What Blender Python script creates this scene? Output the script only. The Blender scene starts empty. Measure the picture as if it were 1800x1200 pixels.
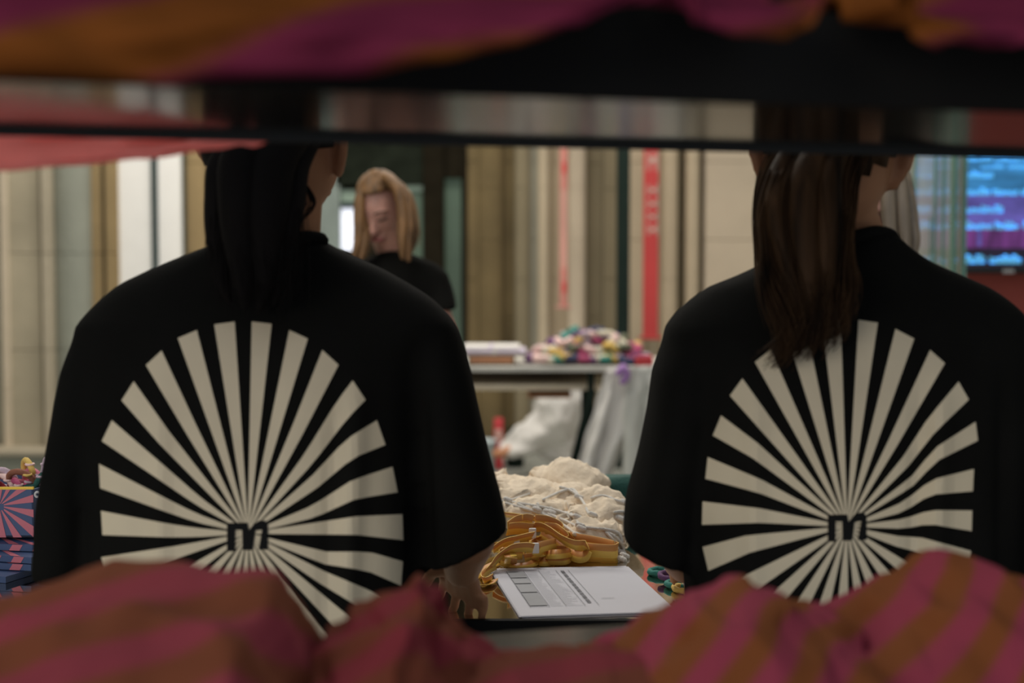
import bpy, bmesh, math, random
from mathutils import Vector, Matrix, noise
from mathutils.bvhtree import BVHTree
random.seed(7)
S = bpy.context.scene
C = S.collection
PI = math.pi
# ------------------------------------------------------------------ camera
F = 2420.0
PITCH = math.atan(130 / F)
CAMZ = 1.40
cd = bpy.data.cameras.new('camera'); cam = bpy.data.objects.new('camera', cd); C.objects.link(cam)
cam.location = (0, 0, CAMZ); cam.rotation_euler = (PI / 2 - PITCH, 0, 0)
cd.sensor_width = 36; cd.lens = F * 36 / 1800
cd.clip_start = 0.02; cd.clip_end = 60
cd.dof.use_dof = True; cd.dof.focus_distance = 2.12; cd.dof.aperture_fstop = 2.9
S.camera = cam
# ------------------------------------------------------------------ world, lights, exposure
S.view_settings.view_transform = 'Standard'; S.view_settings.look = 'None'
S.view_settings.gamma = 1; S.view_settings.use_curve_mapping = False
S.view_settings.exposure = 0.0
w = bpy.data.worlds.new('world'); S.world = w; w.use_nodes = True
w.node_tree.nodes['Background'].inputs[0].default_value = (0.80, 0.88, 1.0, 1)
w.node_tree.nodes['Background'].inputs[1].default_value = 0.55

def area(name, loc, rot, sx, sy, power, col):
    l = bpy.data.lights.new(name, 'AREA'); l.shape = 'RECTANGLE'; l.size = sx; l.size_y = sy
    l.energy = power; l.color = col
    o = bpy.data.objects.new(name, l); o.location = loc; o.rotation_euler = rot; C.objects.link(o)
    return o
area('hall_fill_light', (-0.5, 7.6, 4.2), (0, 0, 0), 5.0, 2.5, 208, (1.0, 0.95, 0.86))  # unseen area light added to brighten the hall and its walls
area('counter_fill_light', (-0.5, 3.5, 3.9), (math.radians(-14), math.radians(-8), 0), 1.3, 0.9, 50, (1.0, 0.95, 0.86))  # unseen area light added above and behind so the pouches stand out
area('front_fill_light', (-2.6, -2.6, 2.3), (math.radians(82), 0, math.radians(-40)), 2.4, 2.2, 88, (1.0, 0.95, 0.86))  # unseen area light added as frontal fill on shirts and prints

# ------------------------------------------------------------------ pixel helpers
cp, sp = math.cos(PITCH), math.sin(PITCH)
def ray(px, py):
    u = (px - 900) / F; v = -(py - 600) / F
    return Vector((u, cp + sp * v, -sp + cp * v))
def P(px, py, Y):
    d = ray(px, py); t = Y / d.y
    return Vector((d.x * t, Y, CAMZ + d.z * t))
def PZ(px, py, z):
    d = ray(px, py); t = (z - CAMZ) / d.z
    return Vector((d.x * t, d.y * t, z))

# ------------------------------------------------------------------ materials
def lin(c):
    return tuple(((x / 255) / 12.92 if x / 255 <= 0.04045 else ((x / 255 + 0.055) / 1.055) ** 2.4) for x in c)
MATS = {}
def mat(name, col, rough=0.7, metal=0.0, var=0.12, scale=8.0, bump=0.0, bscale=60.0, emit=0.0, spec=0.5, alpha=1.0, coord='Object', stretch=None, sheen=0.0, trans=0.0, sss=0.0):
    """principled material whose colour is varied by noise; colours are linear albedo"""
    m = bpy.data.materials.new(name); m.use_nodes = True
    nt = m.node_tree; n = nt.nodes; L = nt.links; b = n['Principled BSDF']
    tc = n.new('ShaderNodeTexCoord'); mp = n.new('ShaderNodeMapping'); L.new(tc.outputs[coord], mp.inputs[0])
    if stretch: mp.inputs['Scale'].default_value = stretch
    nz = n.new('ShaderNodeTexNoise'); nz.inputs['Scale'].default_value = scale; nz.inputs['Detail'].default_value = 4
    L.new(mp.outputs[0], nz.inputs['Vector'])
    r = n.new('ShaderNodeValToRGB')
    r.color_ramp.elements[0].position = 0.3; r.color_ramp.elements[1].position = 0.7
    r.color_ramp.elements[0].color = tuple(max(0, c * (1 - var)) for c in col) + (1,)
    r.color_ramp.elements[1].color = tuple(min(1, c * (1 + var)) for c in col) + (1,)
    L.new(nz.outputs[0], r.inputs[0]); L.new(r.outputs[0], b.inputs['Base Color'])
    b.inputs['Roughness'].default_value = rough; b.inputs['Metallic'].default_value = metal
    b.inputs['Specular IOR Level'].default_value = spec
    b.inputs['Alpha'].default_value = alpha
    b.inputs['Sheen Weight'].default_value = sheen
    b.inputs['Transmission Weight'].default_value = trans
    if sss:
        b.inputs['Subsurface Weight'].default_value = sss; b.inputs['Subsurface Scale'].default_value = 0.01
    if emit:
        L.new(r.outputs[0], b.inputs['Emission Color']); b.inputs['Emission Strength'].default_value = emit
    if bump:
        n2 = n.new('ShaderNodeTexNoise'); n2.inputs['Scale'].default_value = bscale; n2.inputs['Detail'].default_value = 5
        L.new(mp.outputs[0], n2.inputs['Vector'])
        bp = n.new('ShaderNodeBump'); bp.inputs['Strength'].default_value = bump; bp.inputs['Distance'].default_value = 0.01
        L.new(n2.outputs[0], bp.inputs['Height']); L.new(bp.outputs[0], b.inputs['Normal'])
    MATS[name] = m
    return m

def stripe_mat(name, c1, c2, scale, rot, distort=3.0, dscale=1.2):
    m = bpy.data.materials.new(name); m.use_nodes = True
    nt = m.node_tree; n = nt.nodes; L = nt.links; b = n['Principled BSDF']
    tc = n.new('ShaderNodeTexCoord'); mp = n.new('ShaderNodeMapping'); L.new(tc.outputs['Object'], mp.inputs[0])
    mp.inputs['Rotation'].default_value = rot
    wv = n.new('ShaderNodeTexWave'); wv.inputs['Scale'].default_value = scale; wv.inputs['Distortion'].default_value = distort
    wv.inputs['Detail'].default_value = 0; wv.inputs['Detail Scale'].default_value = dscale
    L.new(mp.outputs[0], wv.inputs['Vector'])
    r = n.new('ShaderNodeValToRGB'); r.color_ramp.elements[0].position = 0.30; r.color_ramp.elements[1].position = 0.70
    r.color_ramp.elements[0].color = c1 + (1,); r.color_ramp.elements[1].color = c2 + (1,)
    L.new(wv.outputs['Fac'], r.inputs[0]); L.new(r.outputs[0], b.inputs['Base Color'])
    b.inputs['Roughness'].default_value = 0.9
    b.inputs['Specular IOR Level'].default_value = 0.04
    MATS[name] = m
    return m

def M(n): return MATS[n]
mat('black_cotton', (0.0078, 0.0076, 0.0068), 0.95, spec=0.04, var=0.15, bump=0.15, bscale=400)
mat('print_cream', (0.66, 0.565, 0.405), 0.7, spec=0.25, var=0.05, scale=14)
mat('print_black', (0.007, 0.007, 0.007), 0.8, spec=0.15)
mat('skin_olive', (0.40, 0.185, 0.092), 0.6, var=0.08, scale=20, spec=.3)
mat('skin_pale', (0.56, 0.29, 0.22), 0.5, var=0.10, scale=18, sss=0.08)
mat('lips_rose', (0.36, 0.10, 0.09), 0.4)
mat('brow_brown', (0.10, 0.05, 0.03), 0.8)
mat('hair_black', (0.0065, 0.005, 0.0045), 0.8, var=0.3, scale=30, stretch=(1, 1, 0.1), spec=0.12)
mat('hair_brown', (0.040, 0.020, 0.0085), 0.6, var=0.9, scale=34, stretch=(1.4, 1.4, 0.10), spec=0.10)
mat('hair_blonde', (0.19, 0.095, 0.034), 0.6, var=0.5, scale=40, stretch=(1, 1, 0.12))
mat('hair_ash', (0.26, 0.20, 0.14), 0.5, var=0.4, scale=30, stretch=(1, 1, 0.15))
mat('dark_denim', (0.02, 0.022, 0.03), 0.9, var=0.2)
mat('shoe_black', (0.02, 0.02, 0.02), 0.5)
mat('shelf_black', (0.008, 0.008, 0.0075), 0.15, spec=0.5, var=0.1)
mat('shelf_matt', (0.0075, 0.007, 0.0065), 0.85, spec=0.1)
mat('shelf_edge', (0.010, 0.011, 0.010), 0.6, spec=.3)
mat('counter_mirror', (0.60, 0.55, 0.46), 0.045, metal=1.0, var=0.03)
mat('counter_black', (0.007, 0.007, 0.007), 0.8, spec=.08)
mat('counter_front', (0.016, 0.022, 0.018), 0.6, spec=0.15)
mat('paper', (0.56, 0.55, 0.60), 0.8, var=0.02)
mat('ink', (0.09, 0.09, 0.10), 0.8)
mat('ink_light', (0.42, 0.42, 0.45), 0.8)
mat('ink_fill', (0.34, 0.34, 0.36), 0.8)
mat('calico', (0.86, 0.71, 0.53), 0.85, var=0.06, scale=10, bump=0.9, bscale=30, sheen=0.1)
mat('cord_white', (0.78, 0.74, 0.68), 0.8, bump=0.4, bscale=300)
mat('ribbon_yellow', (0.84, 0.54, 0.10), 0.5, var=0.06)
mat('ribbon_orange', (0.64, 0.27, 0.065), 0.5, var=0.06)
mat('clip_white', (0.75, 0.72, 0.68), 0.35)
mat('concrete_floor', (0.30, 0.31, 0.28), 0.7, var=0.10, scale=3, bump=0.05)
mat('plaster', (0.42, 0.40, 0.34), 0.9, var=0.06, scale=2)
mat('ceiling_white', (0.6, 0.6, 0.58), 0.9, var=0.03)
def stone(name, c, var=0.2): return mat(name, c, 0.9, var=var, scale=1.6, bump=0.5, bscale=25)
stone('stone_sand', (0.46, 0.40, 0.29)); stone('stone_grey', (0.34, 0.325, 0.255), 0.12)
stone('stone_cream', (0.58, 0.48, 0.34), 0.10); stone('stone_pale', (0.64, 0.54, 0.41), 0.10)
stone('stone_green', (0.29, 0.30, 0.25), 0.12); stone('stone_brown', (0.150, 0.108, 0.048), 0.3)
stone('stone_tan', (0.33, 0.235, 0.115), 0.15); stone('stone_khaki', (0.24, 0.20, 0.125), 0.12)
stone('stone_dark', (0.10, 0.085, 0.05), 0.2); stone('stone_mortar', (0.46, 0.40, 0.30), 0.1)
mat('white_panel', (0.92, 0.90, 0.87), 0.8, var=0.02)
mat('teal_dark', (0.010, 0.032, 0.030), 0.5)
mat('post_green', (0.014, 0.024, 0.020), 0.9, spec=.1)
mat('door_dark', (0.016, 0.013, 0.008), 0.9, var=0.2, spec=.05)
mat('lintel', (0.016, 0.020, 0.014), 0.9, var=0.3, spec=.05)
mat('pane_white', (0.85, 0.88, 1.0), 0.3, emit=0.85, var=0.02)
mat('pane_green', (0.075, 0.115, 0.078), 0.5, emit=0.25, var=0.25, scale=2)
mat('pane_mint', (0.26, 0.34, 0.26), 0.4, emit=0.30, var=0.1)
mat('column_blue', (0.25, 0.30, 0.28), 0.7)
mat('banner_red', (0.62, 0.060, 0.060), 0.7, var=0.05, scale=3)
mat('banner_pink', (0.68, 0.34, 0.28), 0.7, var=0.1, scale=3)
mat('banner_print', (0.62, 0.42, 0.36), 0.7)
mat('wall_red', (0.42, 0.085, 0.065), 0.8, var=0.04)
mat('table_white', (0.62, 0.60, 0.55), 0.4)
mat('table_cream', (0.80, 0.68, 0.52), 0.5)
mat('table_brown', (0.16, 0.11, 0.06), 0.6)
mat('cloth_white', (0.74, 0.71, 0.68), 0.9, var=0.05, scale=4)
mat('cloth_grey', (0.62, 0.62, 0.58), 0.9, var=0.05, scale=4)
mat('lilac', (0.62, 0.55, 0.66), 0.6); mat('violet', (0.38, 0.20, 0.50), 0.6)
mat('leather_orange', (0.50, 0.22, 0.11), 0.6)
for nm, c in dict(plum=(0.13, 0.05, 0.14), pink=(0.72, 0.22, 0.30), blush=(0.80, 0.56, 0.52), lemon=(0.68, 0.46, 0.12), teal=(0.04, 0.22, 0.18), ivory=(0.72, 0.66, 0.52), navy=(0.04, 0.05, 0.12), moss=(0.16, 0.17, 0.11), magenta=(0.42, 0.07, 0.16), cocoa=(0.25, 0.09, 0.05), pinegreen=(0.012, 0.075, 0.06), mauve=(0.50, 0.38, 0.44), crimson=(0.55, 0.05, 0.06), silver=(0.5, 0.5, 0.5)).items():
    mat('cloth_' + nm if nm not in ('silver',) else 'silver', c, 0.8, bump=0.3, bscale=200)
mat('box_navy', (0.030, 0.060, 0.150), 0.55, var=0.08)
mat('box_pink', (0.46, 0.12, 0.16), 0.55, var=0.08)
mat('box_yellow', (0.75, 0.48, 0.03), 0.5)
mat('box_inside', (0.02, 0.02, 0.03), 0.8)
mat('tv_black', (0.012, 0.010, 0.009), 0.3)
mat('screen_blue', (0.035, 0.20, 0.44), 0.3, emit=0.62, var=0.5, scale=3, stretch=(1, 1, 4))
mat('screen_violet', (0.11, 0.09, 0.37), 0.3, emit=0.6, var=0.5, scale=4, stretch=(1, 1, 3))
mat('screen_purple', (0.17, 0.04, 0.22), 0.3, emit=0.5, var=0.8, scale=5, stretch=(3, 1, 0.6))
mat('screen_dark', (0.012, 0.008, 0.022), 0.3, emit=0.6, var=0.8, scale=4)
mat('screen_text', (0.12, 0.50, 0.82), 0.3, emit=0.72, var=0.1)
mat('glass_edge', (0.20, 0.42, 0.33), 0.1, emit=0.0, trans=0.3)
mat('glass_painted_glare', (0.62, 0.60, 0.50), 0.5, var=0.25, scale=2.5, stretch=(6, 1, 0.2), alpha=0.52)  # pale vertical streaks painted in place of reflections of the bright room
mat('plastic_blue', (0.52, 0.60, 0.62), 0.5)
mat('case_grey', (0.2, 0.2, 0.18), 0.6)
PINK = (0.240, 0.038, 0.062); ORANGE = (0.175, 0.055, 0.018)
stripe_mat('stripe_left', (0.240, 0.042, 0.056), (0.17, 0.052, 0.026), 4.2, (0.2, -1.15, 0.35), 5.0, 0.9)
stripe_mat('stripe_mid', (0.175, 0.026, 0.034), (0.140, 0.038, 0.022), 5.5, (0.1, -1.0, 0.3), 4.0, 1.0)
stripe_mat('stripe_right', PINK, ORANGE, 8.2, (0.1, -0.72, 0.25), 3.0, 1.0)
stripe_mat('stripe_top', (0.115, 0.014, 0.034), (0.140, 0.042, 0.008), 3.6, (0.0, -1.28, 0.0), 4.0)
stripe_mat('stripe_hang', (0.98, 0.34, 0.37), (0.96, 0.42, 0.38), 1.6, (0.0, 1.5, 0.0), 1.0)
def translucent(name, f):
    nt = MATS[name].node_tree; b = nt.nodes['Principled BSDF']; t = nt.nodes.new('ShaderNodeBsdfTranslucent'); mx = nt.nodes.new('ShaderNodeMixShader')
    nt.links.new(b.inputs['Base Color'].links[0].from_socket, t.inputs[0]); mx.inputs[0].default_value = f
    nt.links.new(b.outputs[0], mx.inputs[1]); nt.links.new(t.outputs[0], mx.inputs[2])
    nt.links.new(mx.outputs[0], nt.nodes['Material Output'].inputs[0])
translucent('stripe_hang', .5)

# ------------------------------------------------------------------ mesh helpers
def tri(bm): return bm
def link(name, me, m, parent=None, smooth=False):
    o = bpy.data.objects.new(name, me); C.objects.link(o)
    if m is not None:
        for x in (m if isinstance(m, (list, tuple)) else [m]): me.materials.append(MATS[x] if isinstance(x, str) else x)
    if parent is not None:
        o.parent = parent; o.matrix_parent_inverse = parent.matrix_world.inverted()
    if smooth: me.polygons.foreach_set('use_smooth', [True] * len(me.polygons))
    return o
def obj(name, bm, m, parent=None, smooth=False):
    bmesh.ops.recalc_face_normals(bm, faces=bm.faces)
    me = bpy.data.meshes.new(name); bm.to_mesh(me); bm.free()
    return link(name, me, m, parent, smooth)
def empty(name, loc, rz=0):
    o = bpy.data.objects.new(name, None); C.objects.link(o); o.location = loc; o.rotation_euler = (0, 0, rz)
    o.empty_display_size = 0.05
    o.matrix_world = Matrix.Translation(Vector(loc)) @ Matrix.Rotation(rz, 4, 'Z')
    return o
def tag(o, label=None, cat=None, group=None, kind=None):
    if label: o['label'] = label
    if cat: o['category'] = cat
    if group: o['group'] = group
    if kind: o['kind'] = kind
    return o
def dup(o, parent=None):
    c = o.copy(); C.objects.link(c)
    if parent is not None: c.parent = parent
    for ch in list(o.children): dup(ch, c)
    return c
def box(bm, a, b, bevel=0.0, mtx=None):
    """box between corners a and b"""
    v = [bm.verts.new((x, y, z)) for x in (a[0], b[0]) for y in (a[1], b[1]) for z in (a[2], b[2])]
    fs = [bm.faces.new([v[i] for i in q]) for q in ((0, 1, 3, 2), (4, 6, 7, 5), (0, 4, 5, 1), (2, 3, 7, 6), (0, 2, 6, 4), (1, 5, 7, 3))]
    if mtx: bmesh.ops.transform(bm, matrix=mtx, verts=v)
    if bevel:
        es = list({e for f in fs for e in f.edges})
        bmesh.ops.bevel(bm, geom=es, offset=bevel, segments=2, affect='EDGES', profile=0.6)
    return v
def boxo(name, a, b, m, parent=None, bevel=0.0, mtx=None):
    bm = bmesh.new(); box(bm, a, b, bevel, mtx); return obj(name, bm, m, parent)
def frames(pts):
    pts = [Vector(p) for p in pts]; n = len(pts); T = []
    for i in range(n):
        t = pts[min(i + 1, n - 1)] - pts[max(i - 1, 0)]
        T.append(t.normalized() if t.length > 1e-9 else Vector((0, 0, 1)))
    u = T[0].orthogonal().normalized(); out = []
    for t in T:
        u = (u - t * u.dot(t)); u = u.normalized() if u.length > 1e-6 else t.orthogonal().normalized()
        out.append((t, u, t.cross(u)))
    return pts, out
def tube(bm, pts, r, seg=8, caps=True, flat=1.0):
    """tapered tube; r a number or one radius per point; rounded ends"""
    pts, fr = frames(pts); n = len(pts)
    rr = [r] * n if not isinstance(r, (list, tuple)) else list(r)
    P_, R_, FR = [], [], []
    if caps:
        for k in (0.0, 0.5, 0.87):
            a = math.acos(k) if k else PI / 2
            P_.append(pts[0] - fr[0][0] * rr[0] * math.cos(math.asin(k)) ); R_.append(max(rr[0] * k, rr[0] * 0.05)); FR.append(fr[0])
    for i in range(n): P_.append(pts[i]); R_.append(rr[i]); FR.append(fr[i])
    if caps:
        for k in (0.87, 0.5, 0.0):
            P_.append(pts[-1] + fr[-1][0] * rr[-1] * math.cos(math.asin(k))); R_.append(max(rr[-1] * k, rr[-1] * 0.05)); FR.append(fr[-1])
    rings = []
    for p, q, (t, u, v) in zip(P_, R_, FR):
        rings.append([bm.verts.new(p + (u * math.cos(2 * PI * j / seg) + v * math.sin(2 * PI * j / seg) * flat) * q) for j in range(seg)])
    for a, b in zip(rings, rings[1:]):
        for j in range(seg): bm.faces.new((a[j], a[(j + 1) % seg], b[(j + 1) % seg], b[j]))
    bm.faces.new(rings[0][::-1]); bm.faces.new(rings[-1])
    return [v for r_ in rings for v in r_]
def loft(bm, rings, seg=40, ex=2.0):
    """rings: (centre, hx, hy, slope) horizontal superellipses, closed at both ends"""
    R = []
    for c, hx, hy, sl in rings:
        ring = []
        for j in range(seg):
            a = 2 * PI * j / seg; ca, sa = math.cos(a), math.sin(a)
            x = hx * math.copysign(abs(ca) ** (2 / ex), ca); y = hy * math.copysign(abs(sa) ** (2 / ex), sa)
            ring.append(bm.verts.new((c[0] + x, c[1] + y, c[2] + sl * x)))
        R.append(ring)
    for a, b in zip(R, R[1:]):
        for j in range(seg): bm.faces.new((a[j], a[(j + 1) % seg], b[(j + 1) % seg], b[j]))
    bm.faces.new(R[0]); bm.faces.new(R[-1])
    return R
def smooth_path(pts, n=8):
    """Catmull-Rom through pts"""
    pts = [Vector(p) for p in pts]; out = []
    for i in range(len(pts) - 1):
        p0 = pts[max(i - 1, 0)]; p1 = pts[i]; p2 = pts[i + 1]; p3 = pts[min(i + 2, len(pts) - 1)]
        for k in range(n):
            t = k / n
            out.append(0.5 * ((2 * p1) + (p2 - p0) * t + (2 * p0 - 5 * p1 + 4 * p2 - p3) * t * t + (3 * p1 - p0 - 3 * p2 + p3) * t ** 3))
    out.append(pts[-1]); return out
def remesh(bm, voxel, sm=6, name='tmp'):
    """union of overlapping closed pieces into one continuous surface"""
    bmesh.ops.recalc_face_normals(bm, faces=bm.faces)
    me = bpy.data.meshes.new(name); bm.to_mesh(me); bm.free()
    o = bpy.data.objects.new(name, me); C.objects.link(o)
    r = o.modifiers.new('r', 'REMESH'); r.mode = 'VOXEL'; r.voxel_size = voxel
    if sm:
        s = o.modifiers.new('s', 'SMOOTH'); s.factor = 0.5; s.iterations = sm
    dg = bpy.context.evaluated_depsgraph_get(); dg.update()
    out = bpy.data.meshes.new_from_object(o.evaluated_get(dg))
    bpy.data.objects.remove(o); bpy.data.meshes.remove(me)
    return out
def thick(bm, th):
    bm.normal_update(); fs = bm.faces[:]; be = [e for e in bm.edges if len(e.link_faces) == 1]
    mp = {v: bm.verts.new(v.co - v.normal * th) for v in bm.verts[:]}
    for f in fs:
        try: g = bm.faces.new([mp[v] for v in reversed(f.verts)]); g.material_index = f.material_index
        except ValueError: pass
    for e in be:
        a, b = e.verts
        try: g = bm.faces.new((a, b, mp[b], mp[a])); g.material_index = e.link_faces[0].material_index
        except ValueError: pass
    bmesh.ops.recalc_face_normals(bm, faces=bm.faces)
def lerp(a, b, t): return a + (b - a) * t
def interp(x, xs):
    """xs list of (x, y) sorted"""
    if x <= xs[0][0]: return xs[0][1]
    for (a, b), (c, d) in zip(xs, xs[1:]):
        if x <= c:
            t = (x - a) / (c - a); t = t * t * (3 - 2 * t) if False else t
            return b + (d - b) * t
    return xs[-1][1]
def interps(x, xs):
    if x <= xs[0][0]: return xs[0][1]
    for (a, b), (c, d) in zip(xs, xs[1:]):
        if x <= c:
            t = (x - a) / (c - a); t = t * t * (3 - 2 * t)
            return b + (d - b) * t
    return xs[-1][1]

# ================================================================== THE SETTING
fl = boxo('floor', (-4.6, -1.0, -0.1), (4.6, 11.4, 0.0), 'concrete_floor'); tag(fl, kind='structure')
ce = boxo('ceiling', (-4.6, 1.2, 4.5), (4.6, 11.4, 4.6), 'ceiling_white'); tag(ce, kind='structure')
wl = boxo('wall_left', (-4.7, -1.0, 0.0), (-4.6, 11.4, 4.5), 'plaster'); tag(wl, kind='structure')
wr = boxo('wall_right', (4.6, -1.0, 0.0), (4.7, 11.4, 4.5), 'plaster'); tag(wr, kind='structure')
YB = 10.5
wb = boxo('wall_back', (-4.6, YB + 0.45, 0.0), (4.6, YB + 0.6, 4.5), 'stone_grey'); tag(wb, kind='structure')
def X(px, Y): return (px - 900) / F * Y
def pier(n, x0, x1, Y, m, joints=None, bev=0.006, depth=None, zb=0.0, shape='box', bv=None):
    """a stone pier of separate blocks, standing in front of the back wall"""
    r = empty('trim_%d' % n, ((X(x0, Y) + X(x1, Y)) / 2, Y + 0.2, 0)); tag(r, kind='structure')
    if joints is None: joints = [1.4 + 0.9 * k - 0.2 for k in range(4)]
    zs = [zb] + [j for j in joints if zb < j < 4.5] + [4.5]
    for a, b in zip(zs, zs[1:]):
        xa, xb = X(x0, Y), X(x1, Y); bm = bmesh.new()
        yb = Y + (depth or (YB + 0.45 - Y))
        if shape == 'round':
            c = (xa + xb) / 2; R = (xb - xa) / 2
            prof = [(c + R * math.cos(t), Y + R * 0.8 - R * 0.8 * math.sin(t)) for t in [PI * k / 12 for k in range(13)]] + [(xa, yb), (xb, yb)]
            v0 = [bm.verts.new((x, y, a + 0.0015)) for x, y in prof]; v1 = [bm.verts.new((x, y, b - 0.0015)) for x, y in prof]
            c0_ = [bm.verts.new(v.co) for v in v0]; c1_ = [bm.verts.new(v.co) for v in v1]; bm.faces.new(c0_); bm.faces.new(c1_[::-1])
            for j in range(len(prof)): bm.faces.new((v0[j], v0[(j + 1) % len(prof)], v1[(j + 1) % len(prof)], v1[j]))
            obj('stone_block', bm, m, r, True)
        else:
            box(bm, (xa, Y, a + 0.0015), (xb, yb, b - 0.0015), min(bev, (xb - xa) / 4)); obj('stone_block', bm, m, r)
    return r
YL = 9.2
def jz(py, Y): return P(0, py, Y).z
JL = [jz(615, YL), jz(445, YL), jz(280, YL), jz(120, YL)]
pier(1, -260, 8, YL + .1, 'stone_grey', JL)
pier(2, 2, 15, YL - .02, 'stone_pale', [jz(685, YL), 2.4])
pier(3, 15, 72, YL, 'stone_sand', JL)
pier(4, 74, 88, YL - .05, 'stone_mortar', JL)
pier(5, 88, 152, YL + .02, 'stone_green', JL, shape='round')
pier(6, 150, 164, YL + .24, 'stone_dark', JL)
pier(7, 162, 181, YL + .16, 'stone_tan', JL)
pier(8, 180, 188, YL + .22, 'stone_dark', JL)
pier(9, 187, 210, YL + .14, 'stone_tan', JL)
pier(10, 318, 362, YL + .3, 'stone_tan', JL)
pier(11, 362, 410, YL + .5, 'stone_sand', JL)
pl = boxo('baseboard_left', (X(-260, YL), YL - 0.22, 0.0), (X(215, YL), YL + 0.5, 0.17), 'stone_green', bevel=0.02); tag(pl, kind='structure')
bl = boxo('cap', (X(-260, YL), YL - 0.26, 0.17), (X(215, YL), YL + 0.3, 0.205), 'stone_mortar', pl, 0.01)
# window_1: two tall white blinds with a dark mullion
w1 = boxo('window_1', (X(207, 9.4), 9.42, 0.2), (X(325, 9.4), 9.48, 4.3), 'teal_dark'); tag(w1, kind='structure')
boxo('blind', (X(210, 9.36), 9.36, 0.25), (X(268, 9.36), 9.41, 4.25), 'white_panel', w1)
boxo('blind', (X(280, 9.36), 9.36, 0.25), (X(320, 9.36), 9.41, 4.25), 'white_panel', w1)
boxo('mullion', (X(269, 9.34), 9.34, 0.2), (X(279, 9.34), 9.415, 4.3), 'teal_dark', w1)
# door_1: the dark glazed portal behind the fair-haired person
d1 = boxo('door_1', (X(560, YB), YB + 0.30, 0.0), (X(822, YB), YB + 0.44, 4.4), 'door_dark'); tag(d1, kind='structure')
def plate(name, x0, y0, x1, y1, Y, m, parent, th=0.04, bev=0.0):
    a = P(x0, y1, Y); b = P(x1, y0, Y)
    return boxo(name, (a.x, Y, max(0, a.z)), (b.x, Y + th, min(4.45, b.z)), m, parent, bev)
plate('lintel', 590, -120, 748, 325, YB + .1, 'lintel', d1, .19)
plate('jamb', 745, -120, 779, 800, YB + .05, 'door_dark', d1, .24, .01)
plate('jamb', 812, -120, 822, 800, YB + .05, 'door_dark', d1, .24, .01)
plate('side_column', 556, 250, 596, 800, YB + .1, 'column_blue', d1, .19)
plate('lintel', 779, -120, 812, 312, YB + .1, 'door_dark', d1, .19)
plate('side_pane', 779, 312, 812, 796, YB + .2, 'pane_green', d1, .05)
plate('bright_pane', 596, 366, 640, 440, YB + .2, 'pane_white', d1, .05)
plate('fanlight_pane', 596, 334, 642, 354, YB + .2, 'pane_mint', d1, .05)
plate('fanlight_pane', 702, 318, 742, 336, YB + .2, 'pane_mint', d1, .05)
plate('door_pane', 702, 338, 742, 780, YB + .2, 'pane_green', d1, .05)
plate('glazing_bar', 596, 356, 642, 364, YB + .15, 'teal_dark', d1, .1)
# middle and right piers
k = 12
for x0, x1, dy, m, sh in [(420, 560, .3, 'stone_khaki', 'box'),
    (822, 842, 0, 'stone_brown', 'box'), (838, 886, -.05, 'stone_brown', 'round'), (884, 906, .1, 'stone_brown', 'box'), (904, 932, .0, 'stone_khaki', 'round'),
    (930, 948, .1, 'stone_grey', 'box'), (946, 966, .0, 'stone_cream', 'round'), (966, 1000, .2, 'stone_cream', 'box'),
    (998, 1030, .0, 'stone_pale', 'round'), (1030, 1062, .25, 'stone_khaki', 'box'), (1060, 1086, .2, 'stone_khaki', 'box'),
    (1106, 1132, .1, 'stone_cream', 'box'), (1130, 1166, .2, 'stone_sand', 'box'), (1164, 1192, .0, 'stone_cream', 'round'), (1192, 1208, .25, 'stone_khaki', 'box'),
    (1206, 1230, .0, 'stone_cream', 'round'), (1230, 1240, .3, 'stone_dark', 'box'), (1238, 1330, .05, 'stone_pale', 'box'),
    (1328, 1344, .3, 'stone_khaki', 'box'), (1342, 1440, .1, 'stone_cream', 'box'), (1440, 1560, .2, 'stone_sand', 'box'),
    (1558, 1640, .1, 'stone_cream', 'box'), (1640, 1700, .0, 'stone_grey', 'round')]:
    pier(k, x0, x1, YB + dy, m, [jz(560, YB) + .3 * (k % 3), jz(330, YB) + .2 * (k % 2), 3.3], shape=sh); k += 1
pb = boxo('baseboard_back', (X(822, YB), YB - 0.12, 0.0), (X(1700, YB), YB + .3, 0.10), 'stone_grey', bevel=.01); tag(pb, kind='structure')
# dark upright between the piers
po = empty('steel_post', (X(1096, 9.6), 9.66, 0)); tag(po, 'dark green steel post between the two red banners', 'post')
boxo('shaft', (X(1085, 9.6), 9.6, 0.02), (X(1107, 9.6), 9.72, 4.5), 'post_green', po, .01)
boxo('base_plate', (X(1080, 9.6), 9.55, 0.0), (X(1112, 9.6), 9.78, 0.02), 'post_green', po)
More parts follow.
